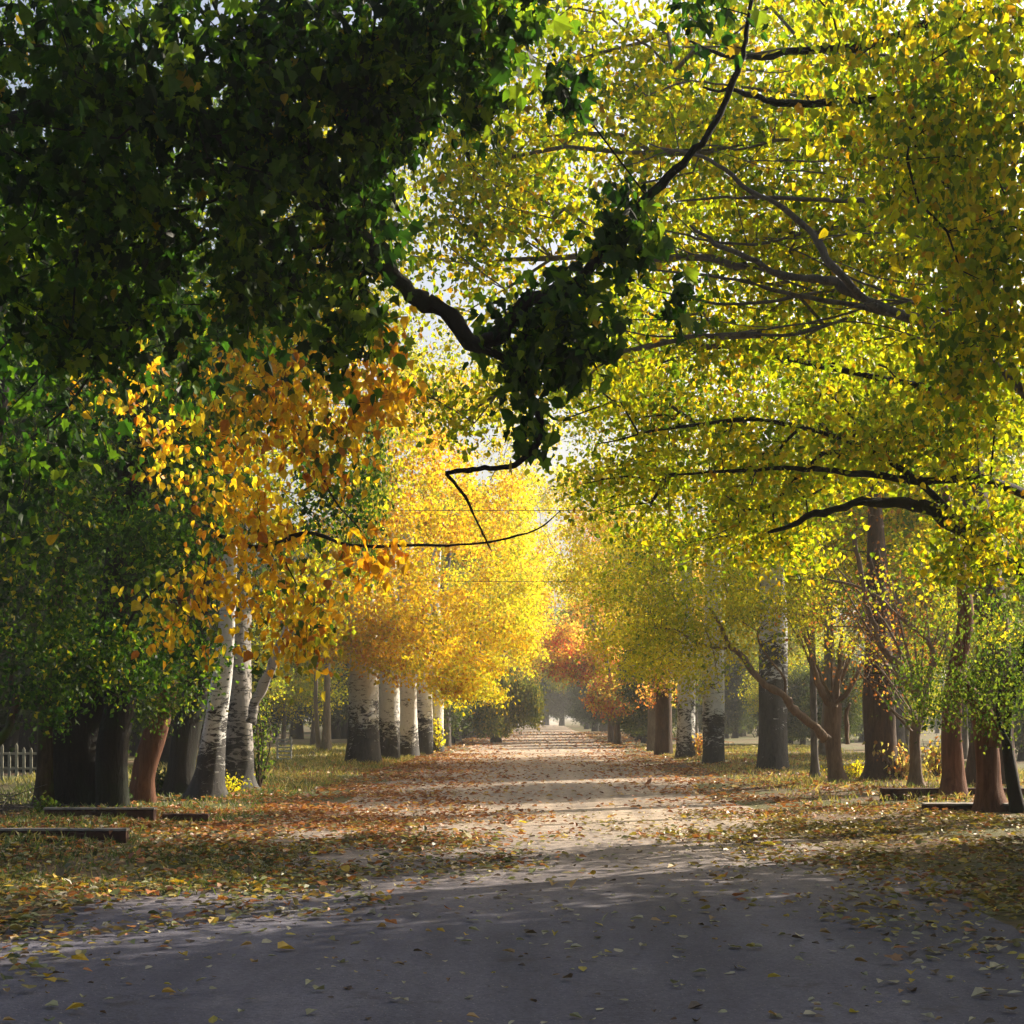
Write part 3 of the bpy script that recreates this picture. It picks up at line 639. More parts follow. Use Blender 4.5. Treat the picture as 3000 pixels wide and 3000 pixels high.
make_tree("almond_tree", "brown forking tree whose long limb reaches left over the verge", "tree",
    bx(2455, 2308), T(bx(2455, 2308), [(2448, 2240), (2440, 2150), (2440, 2060)]), (.20, .165, .17, .18), B_TAN,
    [B(2150, 1780, 30.5, 250, 110, 1.3, 44), B(2330, 1720, 31, 260, 130, 1.3, 26), B(2000, 1900, 30.5, 200, 110, 1.1, 34), B(1900, 1760, 31, 170, 130, 1.1, 30), B(2450, 1880, 31, 190, 100, 1.0, 10), B(2150, 1600, 31.5, 260, 110, 1.4, 34), B(2050, 2000, 30.4, 90, 40, .6, 6)],
    OLIVE, leaf=.065, per=75, cl=(.4, .4, .3), tmpl=T_DIAMOND, rtip=.006, group=GR, fan=[((2440, 2065, 31), 9, .035, (2250, 2620), (1650, 1850))],
    limbs=[([P(2430, 2165, 30.8), P(2390, 2140, 30.7), P(2330, 2080, 30.6), P(2290, 2035, 30.5), P(2230, 1990, 30.5), P(2180, 1930, 30.5), P(2130, 1900, 30.5), P(2110, 1840, 30.5), P(2080, 1780, 30.5)], .095, .025),
           ([P(2440, 2070, 31), P(2400, 2000, 31), P(2385, 1930, 31), P(2350, 1850, 31)], .08, .03),
           ([P(2440, 2070, 31), P(2460, 1960, 31), P(2470, 1850, 31)], .07, .03),
           ([P(2445, 2060, 31), P(2500, 2010, 31), P(2530, 1930, 31)], .07, .03),
           ([P(2300, 2040, 30.5), P(2290, 1980, 30.5), P(2230, 1900, 30.6), P(2220, 1850, 30.6)], .03, .012),
           ([P(2130, 1900, 30.5), P(2050, 1890, 30.4), P(1980, 1850, 30.4), P(1890, 1840, 30.4)], .035, .01),
           ([P(2480, 2180, 31), P(2478, 2100, 31), P(2490, 2060, 31)], .05, .03)])
make_tree("ash_tree", "thin blue-grey straight trunk behind the long reaching limb", "tree",
    bx(2388, 2292), T(bx(2388, 2292), [(2386, 2200), (2384, 2050), (2380, 1850), (2370, 1600)]), (.10, .085, .08, .07, .05, .03), B_GREY,
    [B(2380, 1600, 34, 180, 120, 1.2, 14)], OLIVE, leaf=.08, per=60, tmpl=T_DIAMOND, group=GR)
row_poplar(2263, 2262, 40, .40, "broad blackened poplar trunk flecked with white scars, right row", B_BIRCH_DARK,
    [B(2150, 1500, 39, 300, 180, 1.9, 60), B(1950, 1650, 39, 230, 150, 1.6, 44), B(1850, 1250, 39, 260, 170, 1.9, 44), B(2300, 1200, 41, 300, 200, 2, 44)], YGREEN, leaf=.085, per=80, group=GR)
row_poplar(2090, 2234, 47, .34, "white poplar trunk with a black foot beside a red bush, right row", B_BIRCH,
    [B(1900, 1900, 46, 210, 110, 1.7, 56), B(1800, 1700, 46, 170, 150, 1.7, 46), B(2050, 1400, 47, 250, 200, 2, 50), B(1750, 1450, 47, 140, 160, 1.6, 28)], LEMON, leaf=.09, per=85, group=GR)
row_poplar(2010, 2220, 52, .32, "white poplar trunk with a smoky foot, left neighbour of the black-footed one", B_BIRCH,
    [B(1880, 1870, 52, 110, 110, 1.6, 36), B(1790, 1600, 52, 150, 150, 1.8, 40)], LEMON, leaf=.1, per=85, group=GR)
row_poplar(1945, 2206, 58, .32, "brown trunk left of the white poplars, with fading pink leaves above", B_BROWN,
    [B(1940, 2020, 58, 90, 50, 1.2, 14), B(1760, 1730, 58, 100, 120, 1.8, 30), B(1720, 1500, 60, 110, 150, 1.8, 30)], PEACH, leaf=.1, per=70, group=GR)
row_poplar(1915, 2196, 64, .28, "narrow dim trunk in shade, last distinct one of the right row", B_GREY,
    [B(1840, 1820, 64, 80, 80, 1.5, 18), B(1700, 1650, 66, 90, 120, 1.8, 26)], LEMON, leaf=.1, per=80, group=GR)
make_tree("maple_tree", "red and orange maple overhanging the far right side of the road", "tree",
    (3.9, 80), [(0, 0, 0), (-.1, 0, 2), (-.5, 0, 4), (-1, 0, 7)], (.16, .13, .1, .05), B_TAN,
    [B(1800, 2045, 78, 85, 48, 1.4, 70), B(1880, 2020, 79, 60, 45, 1.4, 26)], RED, leaf=.13, per=75, cl=(.5, .5, .35), tmpl=T_DIAMOND,
    extra=[([B(1780, 1990, 90, 60, 30, 1.0, 16)], PEACH, .13, 70, (.5, .5, .35), T_DIAMOND, .5)])
make_tree("maple_tree", "taller red maple arching above the vanishing road", "tree",
    (3.9, 87), [(0, 0, 0), (-.2, 0, 3), (-.9, 0, 6), (-1.5, 0, 9)], (.18, .15, .12, .05), B_TAN,
    [B(1690, 1950, 84, 95, 60, 1.8, 80), B(1650, 1870, 85, 60, 60, 1.8, 40), B(1760, 1920, 84, 70, 60, 1.6, 40)], RED, leaf=.14, per=75, cl=(.6, .6, .45), tmpl=T_DIAMOND)
make_tree("willow_tree", "weeping willow with a curtain of green fronds at the far left roadside", "tree",
    (-2.6, 86), [(0, 0, 0), (.1, 0, 2), (.3, 0, 4), (.5, 0, 5.5)], (.25, .2, .16, .08), B_BROWN,
    [B(1490, 2010, 86, 75, 65, 1.8, 80), B(1430, 2030, 84, 60, 50, 1.6, 40), B(1560, 2000, 86, 35, 40, 1.2, 20)], [(3, (.14, .16, .03)), (2, (.20, .20, .04)), (1, (.30, .24, .04)), (2, (.08, .11, .03))], leaf=.12, per=150, cl=(.3, .3, .3), tmpl=T_DIAMOND, droop=3.5, weep=2.0)

make_tree("linden_tree", "yellow-green tree behind the near lindens, crown filling the upper right", "tree",
    (8.8, 30.0), [(0, 0, 0), (0, 0, 3), (-.4, 0, 6), (-1.0, 0, 11)], (.36, .32, .26, .12), B_BROWN,
    [B(2100, 500, 29, 420, 300, 1.6, 110), B(2650, 500, 29, 380, 400, 1.6, 110), B(1850, 950, 30, 230, 260, 1.5, 50), B(2300, 1050, 30, 420, 260, 1.6, 90), B(2800, 1150, 30, 260, 260, 1.5, 50), B(1700, 450, 30, 170, 260, 1.4, 22), B(2400, 60, 29, 500, 200, 1.6, 60)],
    YGREEN, leaf=.088, per=62, cl=(.5, .5, .42), tmpl=T_OVAL, rtip=.007, rmax=.09)
for X_, Y_, lab in ((13.0, 56, "tall yellow tree of the second row, behind the tall straight dark trunk"), (17.5, 52, "tall yellow-green tree behind the two reddish trunks"), (14.0, 62, "tall yellow tree far back between the forking tree and the broad blackened poplar")):
    make_tree("poplar_tree", lab, "tree", (X_, Y_), [(0, 0, 0), (.1, 0, 3), (.2, 0, 7), (.3, 0, 12), (.3, 0, 15)], (.32, .28, .24, .15, .06), B_PALE,
        [(np.array((X_, Y_, 12.5)), (3.8, 2.5, 3.6), 170), (np.array((X_ - 1.5, Y_, 8.5)), (2.6, 2.2, 1.8), 50), (np.array((X_, Y_, 16.5)), (2.8, 2, 2), 50)],
        OLIVE, leaf=.11, per=60, cl=(.5, .5, .42), tmpl=T_DIAMOND, rtip=.006, group="tall trees of the second row on the right")
# ------------------------------------------------------------------ hedge, far avenue and woods (copies of a few trees)
def proto(name, label, r, barkm, blobs, pal, leaf, per, cl=(.6, .6, .5), trunkh=8, **k):
    return make_tree(name, label, "tree", (0, 0), [(0, 0, 0), (.1, 0, trunkh * .35), (.1, .1, trunkh * .7), (.2, 0, trunkh)], (r, r * .85, r * .6, r * .25), barkm,
                     [(np.array(c), q, n) for c, q, n in blobs], pal, leaf=leaf, per=per, cl=cl, tmpl=T_DIAMOND, rtip=.008, sides=9, minr=.012, **k)
p_gold = proto("poplar_tree", "x", .28, B_BIRCH_LOW, [((1.4, 0, 8), (3.2, 3, 3), 150), ((-.5, 0, 10.5), (2.2, 2.2, 2), 50), ((2.8, 0, 6.3), (2, 2, 1.4), 40)], GOLD, .14, 85)
p_yg = proto("poplar_tree", "x", .28, B_GREY, [((-1.4, 0, 8), (3.2, 3, 3), 150), ((.5, 0, 10.5), (2.2, 2.2, 2), 50), ((-2.8, 0, 6), (2, 2, 1.4), 40)], YGREEN, .14, 85)
p_pine = proto("pine_tree", "x", .3, B_DARK, [((0, 0, 5.5), (2.4, 2.4, 4.5), 190), ((0, 0, 10), (1.4, 1.4, 3), 50), ((0, 0, 2.5), (2.6, 2.6, 1.4), 60)], SAGE, .16, 110, trunkh=11)
p_hedge = proto("cedar_tree", "x", .2, B_DARK, [((0, 0, 2.6), (1.7, 1.7, 2.2), 120), ((0, 0, 4.5), (1.2, 1.2, 1.5), 40)], [(3, (.04, .065, .02)), (2, (.07, .09, .025)), (1, (.14, .15, .04))], .12, 120, trunkh=4)
p_bush = proto("tree_sapling", "x", .12, B_GREY, [((0, 0, 3.2), (1.9, 1.9, 2.0), 90), ((.3, 0, 5), (1.2, 1.2, 1.2), 30)], OLIVE, .11, 70, trunkh=4.5)
used = set()
def put(root, x, y, label, group, s=1.0, sx=1.0):
    rz_ = RNG.uniform(-.5, .5)
    if root.name not in used:
        used.add(root.name)
        root.location = (x, y, float(gz(x, y)) - .04); root.rotation_euler = (0, 0, rz_); root.scale = (s * sx, s * sx, s)
        root["label"] = label; root["group"] = group; return root
    return dup(root, (x, y), rz_, (s * sx, s * sx, s), label, group)
# dark clipped-looking evergreens on the left, between the white trunks and the willow
for x, y, s in ((-5.4, 72, 1.0), (-5.2, 77, .95), (-4.9, 82, 1.0), (-5.5, 90, 1.2), (-5.0, 98, 1.2)):
    put(p_hedge, x, y, "dark evergreen of the dense row left of the weeping willow", "dark evergreens beside the willow", s)
for x, y, s in ((5.6, 74, 1.0), (5.4, 80, .95), (5.6, 88, 1.1), (6.0, 98, 1.2)):
    put(p_hedge, x, y, "dark evergreen standing under the red maples", "dark evergreens under the red maples", s)
# the avenue runs on into the haze
for i, y in enumerate(range(80, 215, 9)):
    nth = ("nearest", "second", "third", "fourth", "fifth", "sixth", "seventh", "eighth", "ninth", "tenth", "eleventh", "twelfth", "thirteenth", "fourteenth", "farthest")[i]
    put(p_gold if i % 3 else p_yg, -5.3 + RNG.uniform(-.4, .4), y + RNG.uniform(-2, 2), ("gold" if i % 3 else "yellow-green") + " hazy tree, " + nth + " of the far avenue on the left beyond the white trunks", "far avenue trees on the left", .95 + .35 * RNG.random())
    put(p_yg if i % 3 else p_gold, 5.9 + RNG.uniform(-.4, .4), y + 22 + RNG.uniform(-2, 2), ("yellow-green" if i % 3 else "gold") + " hazy tree, " + nth + " of the far avenue on the right beyond the red maples", "far avenue trees on the right", .95 + .35 * RNG.random())
for x, y, s in ((-1.5, 232, 1.3), (3, 238, 1.2), (-6, 240, 1.4), (8, 236, 1.4), (0.5, 250, 1.6), (-11, 236, 1.4)):
    put(p_pine, x, y, "dark tree closing the far end of the avenue", "dark trees at the end of the road", s)
# misty trees behind the left and the right rows
for i in range(64):
    x = -11.5 - 26 * RNG.random() ** 1.3; y = 52 + 95 * RNG.random()
    if (x / y) < -.62: continue
    put((p_pine, p_hedge, p_pine, p_bush)[i % 4], x, y, ("blue-grey tall evergreen", "low dark rounded evergreen", "blue-grey tall evergreen", "pale olive thin-stemmed tree")[i % 4] + " in the misty woods behind the left row", "woodland trees behind the left row", .8 + .4 * RNG.random())
for i in range(84):
    x = 10.5 + 26 * RNG.random() ** 1.3; y = 48 + 100 * RNG.random()
    if (x / y) > .62: continue
    put((p_bush, p_hedge, p_yg, p_hedge)[i % 4], x, y, ("pale olive thin-stemmed tree", "low dark rounded evergreen", "yellow-green tree", "low dark rounded evergreen")[i % 4] + " in the misty woods behind the right row", "woodland trees behind the right row", .62 + .25 * RNG.random())
for x, y, rt_, s_ in ((-6, -3, p_yg, 1.2), (-6.5, -9, p_pine, 1.3), (6.5, -4, p_yg, 1.2), (7, -11, p_pine, 1.3), (-5, -17, p_yg, 1.3), (5.5, -19, p_yg, 1.3), (0, -30, p_pine, 1.4), (-8, -26, p_pine, 1.4), (8, -28, p_pine, 1.4), (11, 2, p_yg, 1.1)):
    put(rt_, x, y, "unseen roadside tree added behind the viewpoint", "unseen trees behind the viewpoint", s_)  # added out of view to cut sky light on the near leaves
for x, y, s_ in ((-12.5, 38, 1.25), (-15.5, 44, 1.5), (-18.5, 52, 1.6), (-14.5, 56, 1.5), (-10.8, 44, 1.0), (-21, 60, 1.7), (-17, 68, 1.6)):
    put(p_pine, x, y, "tall dark tree close behind the left row", "dark trees close behind the left row", s_)
for x, y in ((-5.0, 118), (-4.6, 136), (5.6, 124), (5.0, 146), (-4.8, 160), (4.9, 172)):
    put(p_pine, x, y, "dark evergreen at the edge of the far avenue", "dark evergreens along the far avenue", .85)
for x, y, s_ in ((10.2, 12.6, 1.0), (11.0, 16.0, .9), (11.8, 19.0, 1.05)):
    put(p_pine, x, y, "unseen dark evergreen added just outside the right edge, shading the near road", "added evergreens shading the near road", s_)  # added out of frame to keep the near road in shade
for x, y, lab in ((10.6, 37, "thin yellow-green tree close behind the ash and forking trees"), (10.4, 45.5, "yellow-green tree close behind the broad blackened poplar"), (10.0, 54, "yellow-green tree close behind the white right-hand poplars")):
    put(p_yg, x, y, lab, "trees close behind the right row", .92)  # added to throw shadow bands over the middle road
def woods():
    n = 7500
    ang = RNG.uniform(-1.15, 1.15, n); R = RNG.uniform(175, 235, n)
    X = np.sin(ang) * R; Yv = np.cos(ang) * R; keep = np.abs(X) > 14
    X, Yv = X[keep], Yv[keep]; n = len(X)
    Z = RNG.random(n) ** .8 * (17 + 3 * np.sin(X * .11) + 2 * np.sin(X * .29 + 2))
    C = np.repeat(np.stack([X, Yv, Z], -1), 34, 0); C += RNG.normal(size=C.shape) * np.array((1.5, 1.5, 1.1)); C = C[C[:, 2] > 0]
    V, Fc, ti = leaf_arrays(C, .5, [(3, (.04, .07, .03)), (2, (.08, .10, .04)), (1, (.25, .20, .05))], T_DIAMOND)
    o = link_mesh("distant_woods", V, Fc, M_LEAF, tint=ti, smooth=False)
    tag(o, "hazy far-off woods closing the view behind both rows", "woods", kind="stuff")
woods()
#PROPS
# ------------------------------------------------------------------ fallen leaves, grass
def xl(Y): return np.interp(Y, [6, 10, 11, 12.7, 14.4, 17.3, 21.8, 32, 60, 200], [-3.9, -3.5, -2.3, -1.7, -1.0, -.6, -1.2, -1.9, -2.8, -3.3])
def xr(Y): return np.interp(Y, [6, 10.7, 12.7, 14.4, 17.3, 19, 21, 23, 28, 37, 60, 200], [4.2, 3.3, 2.8, 2.6, 2.1, 1.6, 2.1, 3.0, 2.7, 2.5, 2.9, 3.3])
def surf(X, Y): return gz(X, Y) + np.where(np.abs(X) < 4.5, 0.035, 0.004) + 0.008
def sow(n, x0, x1, y0, y1):
    return RNG.uniform(x0, x1, n), RNG.uniform(y0, y1, n)
def patchy(X, Y):
    return .5 + .25 * np.sin(X * 2.3 + Y * .9 + 1) + .25 * np.sin(X * .9 - Y * 1.7 + 2) + .3 * np.sin(X * 5.1 + Y * 2.2) * np.sin(Y * 3.3)
MIXL = [(3, (.30, .26, .10)), (2.5, (.13, .10, .05)), (2.2, (.22, .25, .10)), (1.6, (.55, .38, .04)), (1.4, (.42, .16, .04)), (1.2, (.07, .09, .04)), (.8, (.45, .42, .32))]
RUST = [(3, (.34, .13, .05)), (2.4, (.45, .20, .07)), (1.5, (.22, .08, .03)), (1.2, (.50, .32, .08)), (.8, (.50, .40, .28))]
PALE = [(3, (.42, .40, .30)), (2, (.30, .31, .20)), (1.6, (.10, .07, .05)), (1, (.36, .24, .10)), (.7, (.50, .42, .08))]
OLIV = [(3, (.28, .24, .05)), (2, (.20, .13, .05)), (1.5, (.46, .34, .05)), (1.2, (.14, .15, .05)), (.8, (.36, .14, .05))]
parts = []
def litter(X, Y, size, pal, lift=0.0):
    Z = surf(X, Y) + RNG.random(len(X)) * (0.02 + lift)
    parts.append(leaf_arrays(np.stack([X, Y, Z], -1), size, pal, T_OVAL, flat=9, var=.3))
for (y0, y1, nl, nr_, s) in ((7.0, 24, 74000, 54000, .068), (24, 60, 36000, 30000, .085), (60, 140, 14000, 14000, .13)):
    X, Y = sow(nl, -9.5 if y0 < 20 else -7.5, 0.5, y0, y1)
    p = 1 / (1 + np.exp((X - xl(Y)) / (.30 + .01 * Y))) * (.12 + 1.3 * patchy(X, Y) ** 1.6) * np.where(X < -5.5, .45, 1)
    k = RNG.random(nl) < p; X, Y = X[k], Y[k]
    near = RNG.random(len(X)) < np.clip((22 - Y) / 8, .0, .9)
    litter(X[near], Y[near], s, MIXL, .015); litter(X[~near], Y[~near], s, RUST, .012)
    X, Y = sow(nr_, -.2, 10, y0, y1)
    p = 1 / (1 + np.exp(-(X - xr(Y)) / (.30 + .01 * Y))) * (.12 + 1.3 * patchy(X + 5, Y) ** 1.6) * np.where(X > 6.5, .5, 1)
    k = RNG.random(nr_) < p; X, Y = X[k], Y[k]
    near = RNG.random(len(X)) < np.clip((25 - Y) / 4, .0, .92)
    litter(X[near], Y[near], s, OLIV, .01); litter(X[~near], Y[~near], s, RUST, .012)
X, Y = sow(2600, -6, 6, 6.5, 24); litter(X, Y, .056, PALE)
X, Y = sow(80000, -9, 9, 7, 42)   # crumbled bits, gathered in drifts
dn = 1 / (1 + np.exp(np.minimum(X - xl(Y), xr(Y) - X) / .45)); k = RNG.random(len(X)) < (.10 + .9 * dn) * patchy(X * 1.4, Y * 1.2) ** 2
litter(X[k], Y[k], .028, [(3, (.16, .09, .05)), (2, (.30, .20, .10)), (1, (.08, .06, .04)), (1, (.42, .36, .22))])
X, Y = sow(900, -3.2, 3.2, 24, 60); litter(X, Y, .08, RUST)
for x0, x1, y0, y1, h in ((-8.6, -4.75, 17.5, 17.62, .15), (-6.75, -5.27, 20.8, 20.94, .16), (-8.4, -4.4, 17.2, 17.45, .0), (-6.8, -4.8, 20.4, 20.75, 0.)):
    X, Y = sow(70 if h else 260, x0, x1, y0, y1); litter(X, Y, .07, MIXL, h) if not h else parts.append(leaf_arrays(np.stack([X, Y, gz((x0 + x1) / 2, y0) - .03 + h + .005 + 0 * X], -1), .07, MIXL, T_OVAL, flat=9))
X, Y = sow(260, 2.2, 4.6, 8, 11); litter(X, Y, .07, PALE)
off = 0; Vs, Fs, Ts = [], [], []
for V, Fc, ti in parts: Vs.append(V); Fs.append(Fc + off); Ts.append(ti); off += len(V)
tag(link_mesh("fallen_leaves", np.concatenate(Vs), np.concatenate(Fs), M_DRY, tint=np.concatenate(Ts), smooth=False),
    "carpet of dry brown, orange and yellow leaves along both sides of the road", "fallen leaves", kind="stuff")
def grass(name, lab, X, Y, h, pal, spread=.35):
    n = len(X); Z = gz(X, Y)
    ang = RNG.random(n) * 6.28; w_ = .006 + .004 * RNG.random(n) + .0002 * Y
    hh = h * (.5 + RNG.random(n)); d = RNG.normal(size=(n, 2)) * spread * hh[:, None]
    A = np.stack([X - np.cos(ang) * w_, Y - np.sin(ang) * w_, Z], -1); Bp = np.stack([X + np.cos(ang) * w_, Y + np.sin(ang) * w_, Z], -1)
    Cm = np.stack([X + d[:, 0] * .4, Y + d[:, 1] * .4, Z + hh * .62], -1); D = np.stack([X + d[:, 0], Y + d[:, 1], Z + hh], -1)
    V = np.stack([A, Bp, D, Cm], 1).reshape(-1, 3)
    Fc = np.arange(4 * n).reshape(-1, 4)
    cols = np.array([p[1] for p in pal]); wt = np.array([p[0] for p in pal], float); wt /= wt.sum()
    ti = np.repeat(cols[RNG.choice(len(pal), n, p=wt)] * (.7 + .6 * RNG.random(n))[:, None], 4, 0)
    tag(link_mesh(name, V, Fc, M_GRASS, tint=ti, smooth=False), lab, "grass", kind="stuff")
GP = [(3, (.07, .12, .02)), (2, (.12, .17, .03)), (1.2, (.34, .30, .12))]
GD = [(2, (.10, .15, .03)), (2.5, (.30, .28, .07)), (2, (.46, .38, .16))]
X1, Y1 = sow(26000, -10, -4.3, 11, 34); k = RNG.random(26000) < .25 + .7 * patchy(X1 * .7, Y1 * .6); X1, Y1 = X1[k], Y1[k]
X2, Y2 = sow(5000, -4.6, -2.4, 12.6, 17); k = RNG.random(5000) < patchy(X2, Y2); X2, Y2 = X2[k], Y2[k]
grass("verge_grass", "green grass tufts on the left verge among fallen leaves", np.concatenate([X1, X2]), np.concatenate([Y1, Y2]), .085, GP)
X1, Y1 = sow(42000, -11, -4.4, 30, 75); k = RNG.random(42000) < .3 + .6 * patchy(X1 * .5, Y1 * .4)
grass("roadside_grass", "sunlit yellow-green grass under the far left trunks", X1[k], Y1[k], .12, GD)
X1, Y1 = sow(40000, 4.3, 12, 24, 75); k = RNG.random(40000) < .25 + .6 * patchy(X1 * .5, Y1 * .4)
grass("grass_strip", "dry grass along the foot of the right row of trees", X1[k], Y1[k], .10, GD)

# single yellow leaves that catch the light on the road
def single_leaf(u, v, size, label, colr, tilt):
    Y = F * (CAM_H - .05) / (v - VPV); X = (u - VPU) * Y / F
    V = np.array([(x * size, y * size, z * size * 1.6) for x, y, z in _lob])
    ca, sa = math.cos(tilt), math.sin(tilt)
    V = np.stack([V[:, 0] * ca - V[:, 1] * sa, V[:, 0] * sa + V[:, 1] * ca, V[:, 2] + .25 * V[:, 1]], -1)
    c = np.array((X, Y, float(surf(X, Y)) + .02))
    o = link_mesh("fallen_leaf", V + c, T_LOBED[1], M_DRY, tint=np.tile(np.array(colr), (len(V), 1)), origin=c, smooth=False)
    tag(o, label, "leaf", "single bright leaves on the road")
YL = (.80, .66, .03)
for u, v, s, lab, c, tl in ((2268, 2478, .14, "large bright yellow leaf alone on the right half of the shaded road", YL, 1.2),
    (2486, 2512, .09, "small yellow leaf on grey road right of the large one", YL, .3),
    (1540, 2412, .12, "yellow leaf in the middle of the road between light stripes", YL, 2.0),
    (2806, 2468, .13, "yellow leaf upright in leaf litter near the right edge", YL, .8),
    (2680, 2460, .10, "yellow leaf in litter left of the upright one at right", YL, 2.6),
    (920, 2505, .10, "yellow leaf on the grassy leaf litter left of the road", YL, .2),
    (625, 2500, .12, "curled yellow leaf standing on the left grass", YL, 1.4),
    (510, 2500, .11, "dull amber leaf beside the curled one on the left grass", (.6, .4, .05), .9),
    (540, 2590, .15, "broad golden leaf pile-topper in the left litter", (.75, .5, .04), 2.2),
    (265, 2635, .11, "orange leaf in the litter at lower left", (.7, .22, .03), 1.0),
    (2630, 2820, .12, "brown and tan leaf curled on the near asphalt at right", (.30, .16, .08), .5),
    (1855, 2725, .06, "tiny dark brown leaf on the near asphalt", (.05, .03, .02), .5)):
    single_leaf(u, v, s, lab, c, tl)

# ------------------------------------------------------------------ low channel walls, fences, wires, shrubs
def boxv(x0, x1, y0, y1, z0, z1, bev=.012, wob=0.0):
    """bevelled box: vertices of three stacked rings"""
    VV, FF = [], []
    xs = np.linspace(x0, x1, 9); ring = []
    prof = [(y0, z0), (y0, z1 - bev), (y0 + bev, z1), (y1 - bev, z1), (y1, z1 - bev), (y1, z0)]
    V = []
    for i, x in enumerate(xs):
        for y, z in prof: V.append((x, y + wob * math.sin(i * 1.9), z + (wob * .6 * math.sin(i * 2.7 + y) if z > z0 else 0)))
    k = len(prof)
    for i in range(len(xs) - 1):
        for j in range(k):
            FF.append((i * k + j, i * k + (j + 1) % k, (i + 1) * k + (j + 1) % k, (i + 1) * k + j))
    FF.append(tuple(range(k))[::-1]); FF.append(tuple((len(xs) - 1) * k + j for j in range(k)))
    return np.array(V), FF
def conc(name, c1, c2):
    m, N, L = mat(name); g = N.new("ShaderNodeNewGeometry")
    n = noise(N, L, g.outputs["Position"], 7, 8, .7)
    principled(N, L, ramp(N, L, n, [(.3, c1), (.7, c2)]), .9, n, .5, .01); return m
M_CONC = conc("old_concrete", (.10, .085, .07), (.34, .31, .28)); M_SHADED_BRICK = conc("shaded_red_channel", (.02, .010, .008), (.10, .045, .03))  # wall red darkened to carry the shade of faces turned from the sun
M_PALEWOOD = conc("weathered_wood", (.16, .15, .11), (.36, .35, .28)); M_WIRE = conc("wire", (.03, .03, .03), (.05, .05, .05))
M_WHITE = conc("white_paint", (.55, .56, .56), (.75, .76, .76))
def slab(name, label, x0, x1, yf, h, d, m, rot=0.0, rim=True):
    c = np.array(((x0 + x1) / 2, yf + d / 2, float(gz((x0 + x1) / 2, yf)) - .03))
    t = empty(name, c); tag(t, label, "channel wall", "low walls of the roadside channel"); t.rotation_euler.z = rot
    V, FF = boxv(x0, x1, yf, yf + d, c[2] - .05, c[2] + h + .03, wob=.006)
    link_mesh("wall", V, FF, m, t, origin=c, smooth=False)
    if rim:
        V, FF = boxv(x0 - .01, x1 + .01, yf - .012, yf + d + .012, c[2] + h + .033, c[2] + h + .058, bev=.006, wob=.004)
        link_mesh("pale_sunlit_rim", V, FF, M_CONC, t, origin=c, smooth=False)  # pale concrete rim, standing in for sun on the top edge
slab("channel_wall", "low dark wall with a thin pale rim painted as sunlit in front of the black trunk", -6.75, -5.27, 20.8, .12, .14, M_SHADED_BRICK)
slab("channel_wall", "short darker wall continuing toward the leaning white trunk", -5.25, -4.62, 21.2, .13, .14, M_SHADED_BRICK, rim=False)
slab("channel_wall", "long low wall with a bright rim at the left edge, nearest of all", -8.6, -4.75, 17.5, .11, .12, M_SHADED_BRICK)
slab("channel_wall", "dark red channel wall running behind the two reddish trunks at right", 5.75, 8.2, 26.0, .13, .22, M_SHADED_BRICK, rim=False)
slab("channel_wall", "short pale-topped wall left of the dark red forked trunk", 5.72, 6.5, 22.9, .09, .30, M_SHADED_BRICK)
slab("channel_wall", "short pale-topped wall right of the dark red forked trunk", 6.75, 8.2, 22.4, .09, .25, M_SHADED_BRICK)
# picket fence far left
def fence():
    Y = 33.0; x0, x1 = -13.5, -9.9; z = float(gz(-11, Y))
    t = empty("picket_fence", (x0, Y, z)); tag(t, "pale picket fence at the left edge beyond the mossy trunk", "fence")
    n = 24
    for i in range(n):
        x = x0 + (x1 - x0) * i / (n - 1); h = .60 + .10 * math.sin(i * 2.1 + (i % 5))
        V = np.array([(x - .03, Y, z - .05), (x + .03, Y, z - .05), (x + .03, Y, z + h), (x, Y, z + h + .05), (x - .03, Y, z + h),
                      (x - .03, Y + .02, z - .05), (x + .03, Y + .02, z - .05), (x + .03, Y + .02, z + h), (x, Y + .02, z + h + .05), (x - .03, Y + .02, z + h)])
        FF = [(0, 1, 2, 3, 4), (9, 8, 7, 6, 5)] + [(k, k + 5, (k + 1) % 5 + 5, (k + 1) % 5) for k in range(5)]
        link_mesh("picket", V, FF, M_PALEWOOD, t, origin=(x0, Y, z), smooth=False)
    for hz in (.18, .5):
        V, FF = boxv(x0 - .05, x1 + .05, Y + .023, Y + .05, z + hz, z + hz + .05, bev=.004); link_mesh("rail", V, FF, M_PALEWOOD, t, origin=(x0, Y, z), smooth=False)
fence()
def gate():
    Y = 47.0; x = -8.15; z = float(gz(x, Y)); t = empty("slatted_gate", (x, Y, z)); tag(t, "small white slatted gate in the mist beyond the left trunks", "gate")
    for dx in (0, .42):
        V, FF = boxv(x + dx, x + dx + .05, Y, Y + .05, z, z + .78, bev=.004); link_mesh("post", V, FF, M_WHITE, t, origin=(x, Y, z), smooth=False)
    for i in range(6):
        V, FF = boxv(x + .05, x + .42, Y + .01, Y + .035, z + .08 + i * .115, z + .13 + i * .115, bev=.004); link_mesh("slat", V, FF, M_WHITE, t, origin=(x, Y, z), smooth=False)
gate()
def wire(label, Y, v, sag):
    z = CAM_H + (VPV - v) * Y / F; x0, x1 = -7.0, 7.5; VV, FF = [], []
    pts = [(x, Y, z + sag * ((x / 7.2) ** 2) - sag * .2) for x in np.linspace(x0, x1, 21)]
    tube(VV, FF, pts, [.009] * 21, 5); o = link_mesh("overhead_wire", np.concatenate(VV), FF, M_WIRE, origin=(x0, Y, z))
    tag(o, label, "wire", "wires crossing the road")
wire("upper thin dark wire crossing high above the road", 38, 1495, .03); wire("lower thin dark wire crossing above the road", 46, 1702, .10)
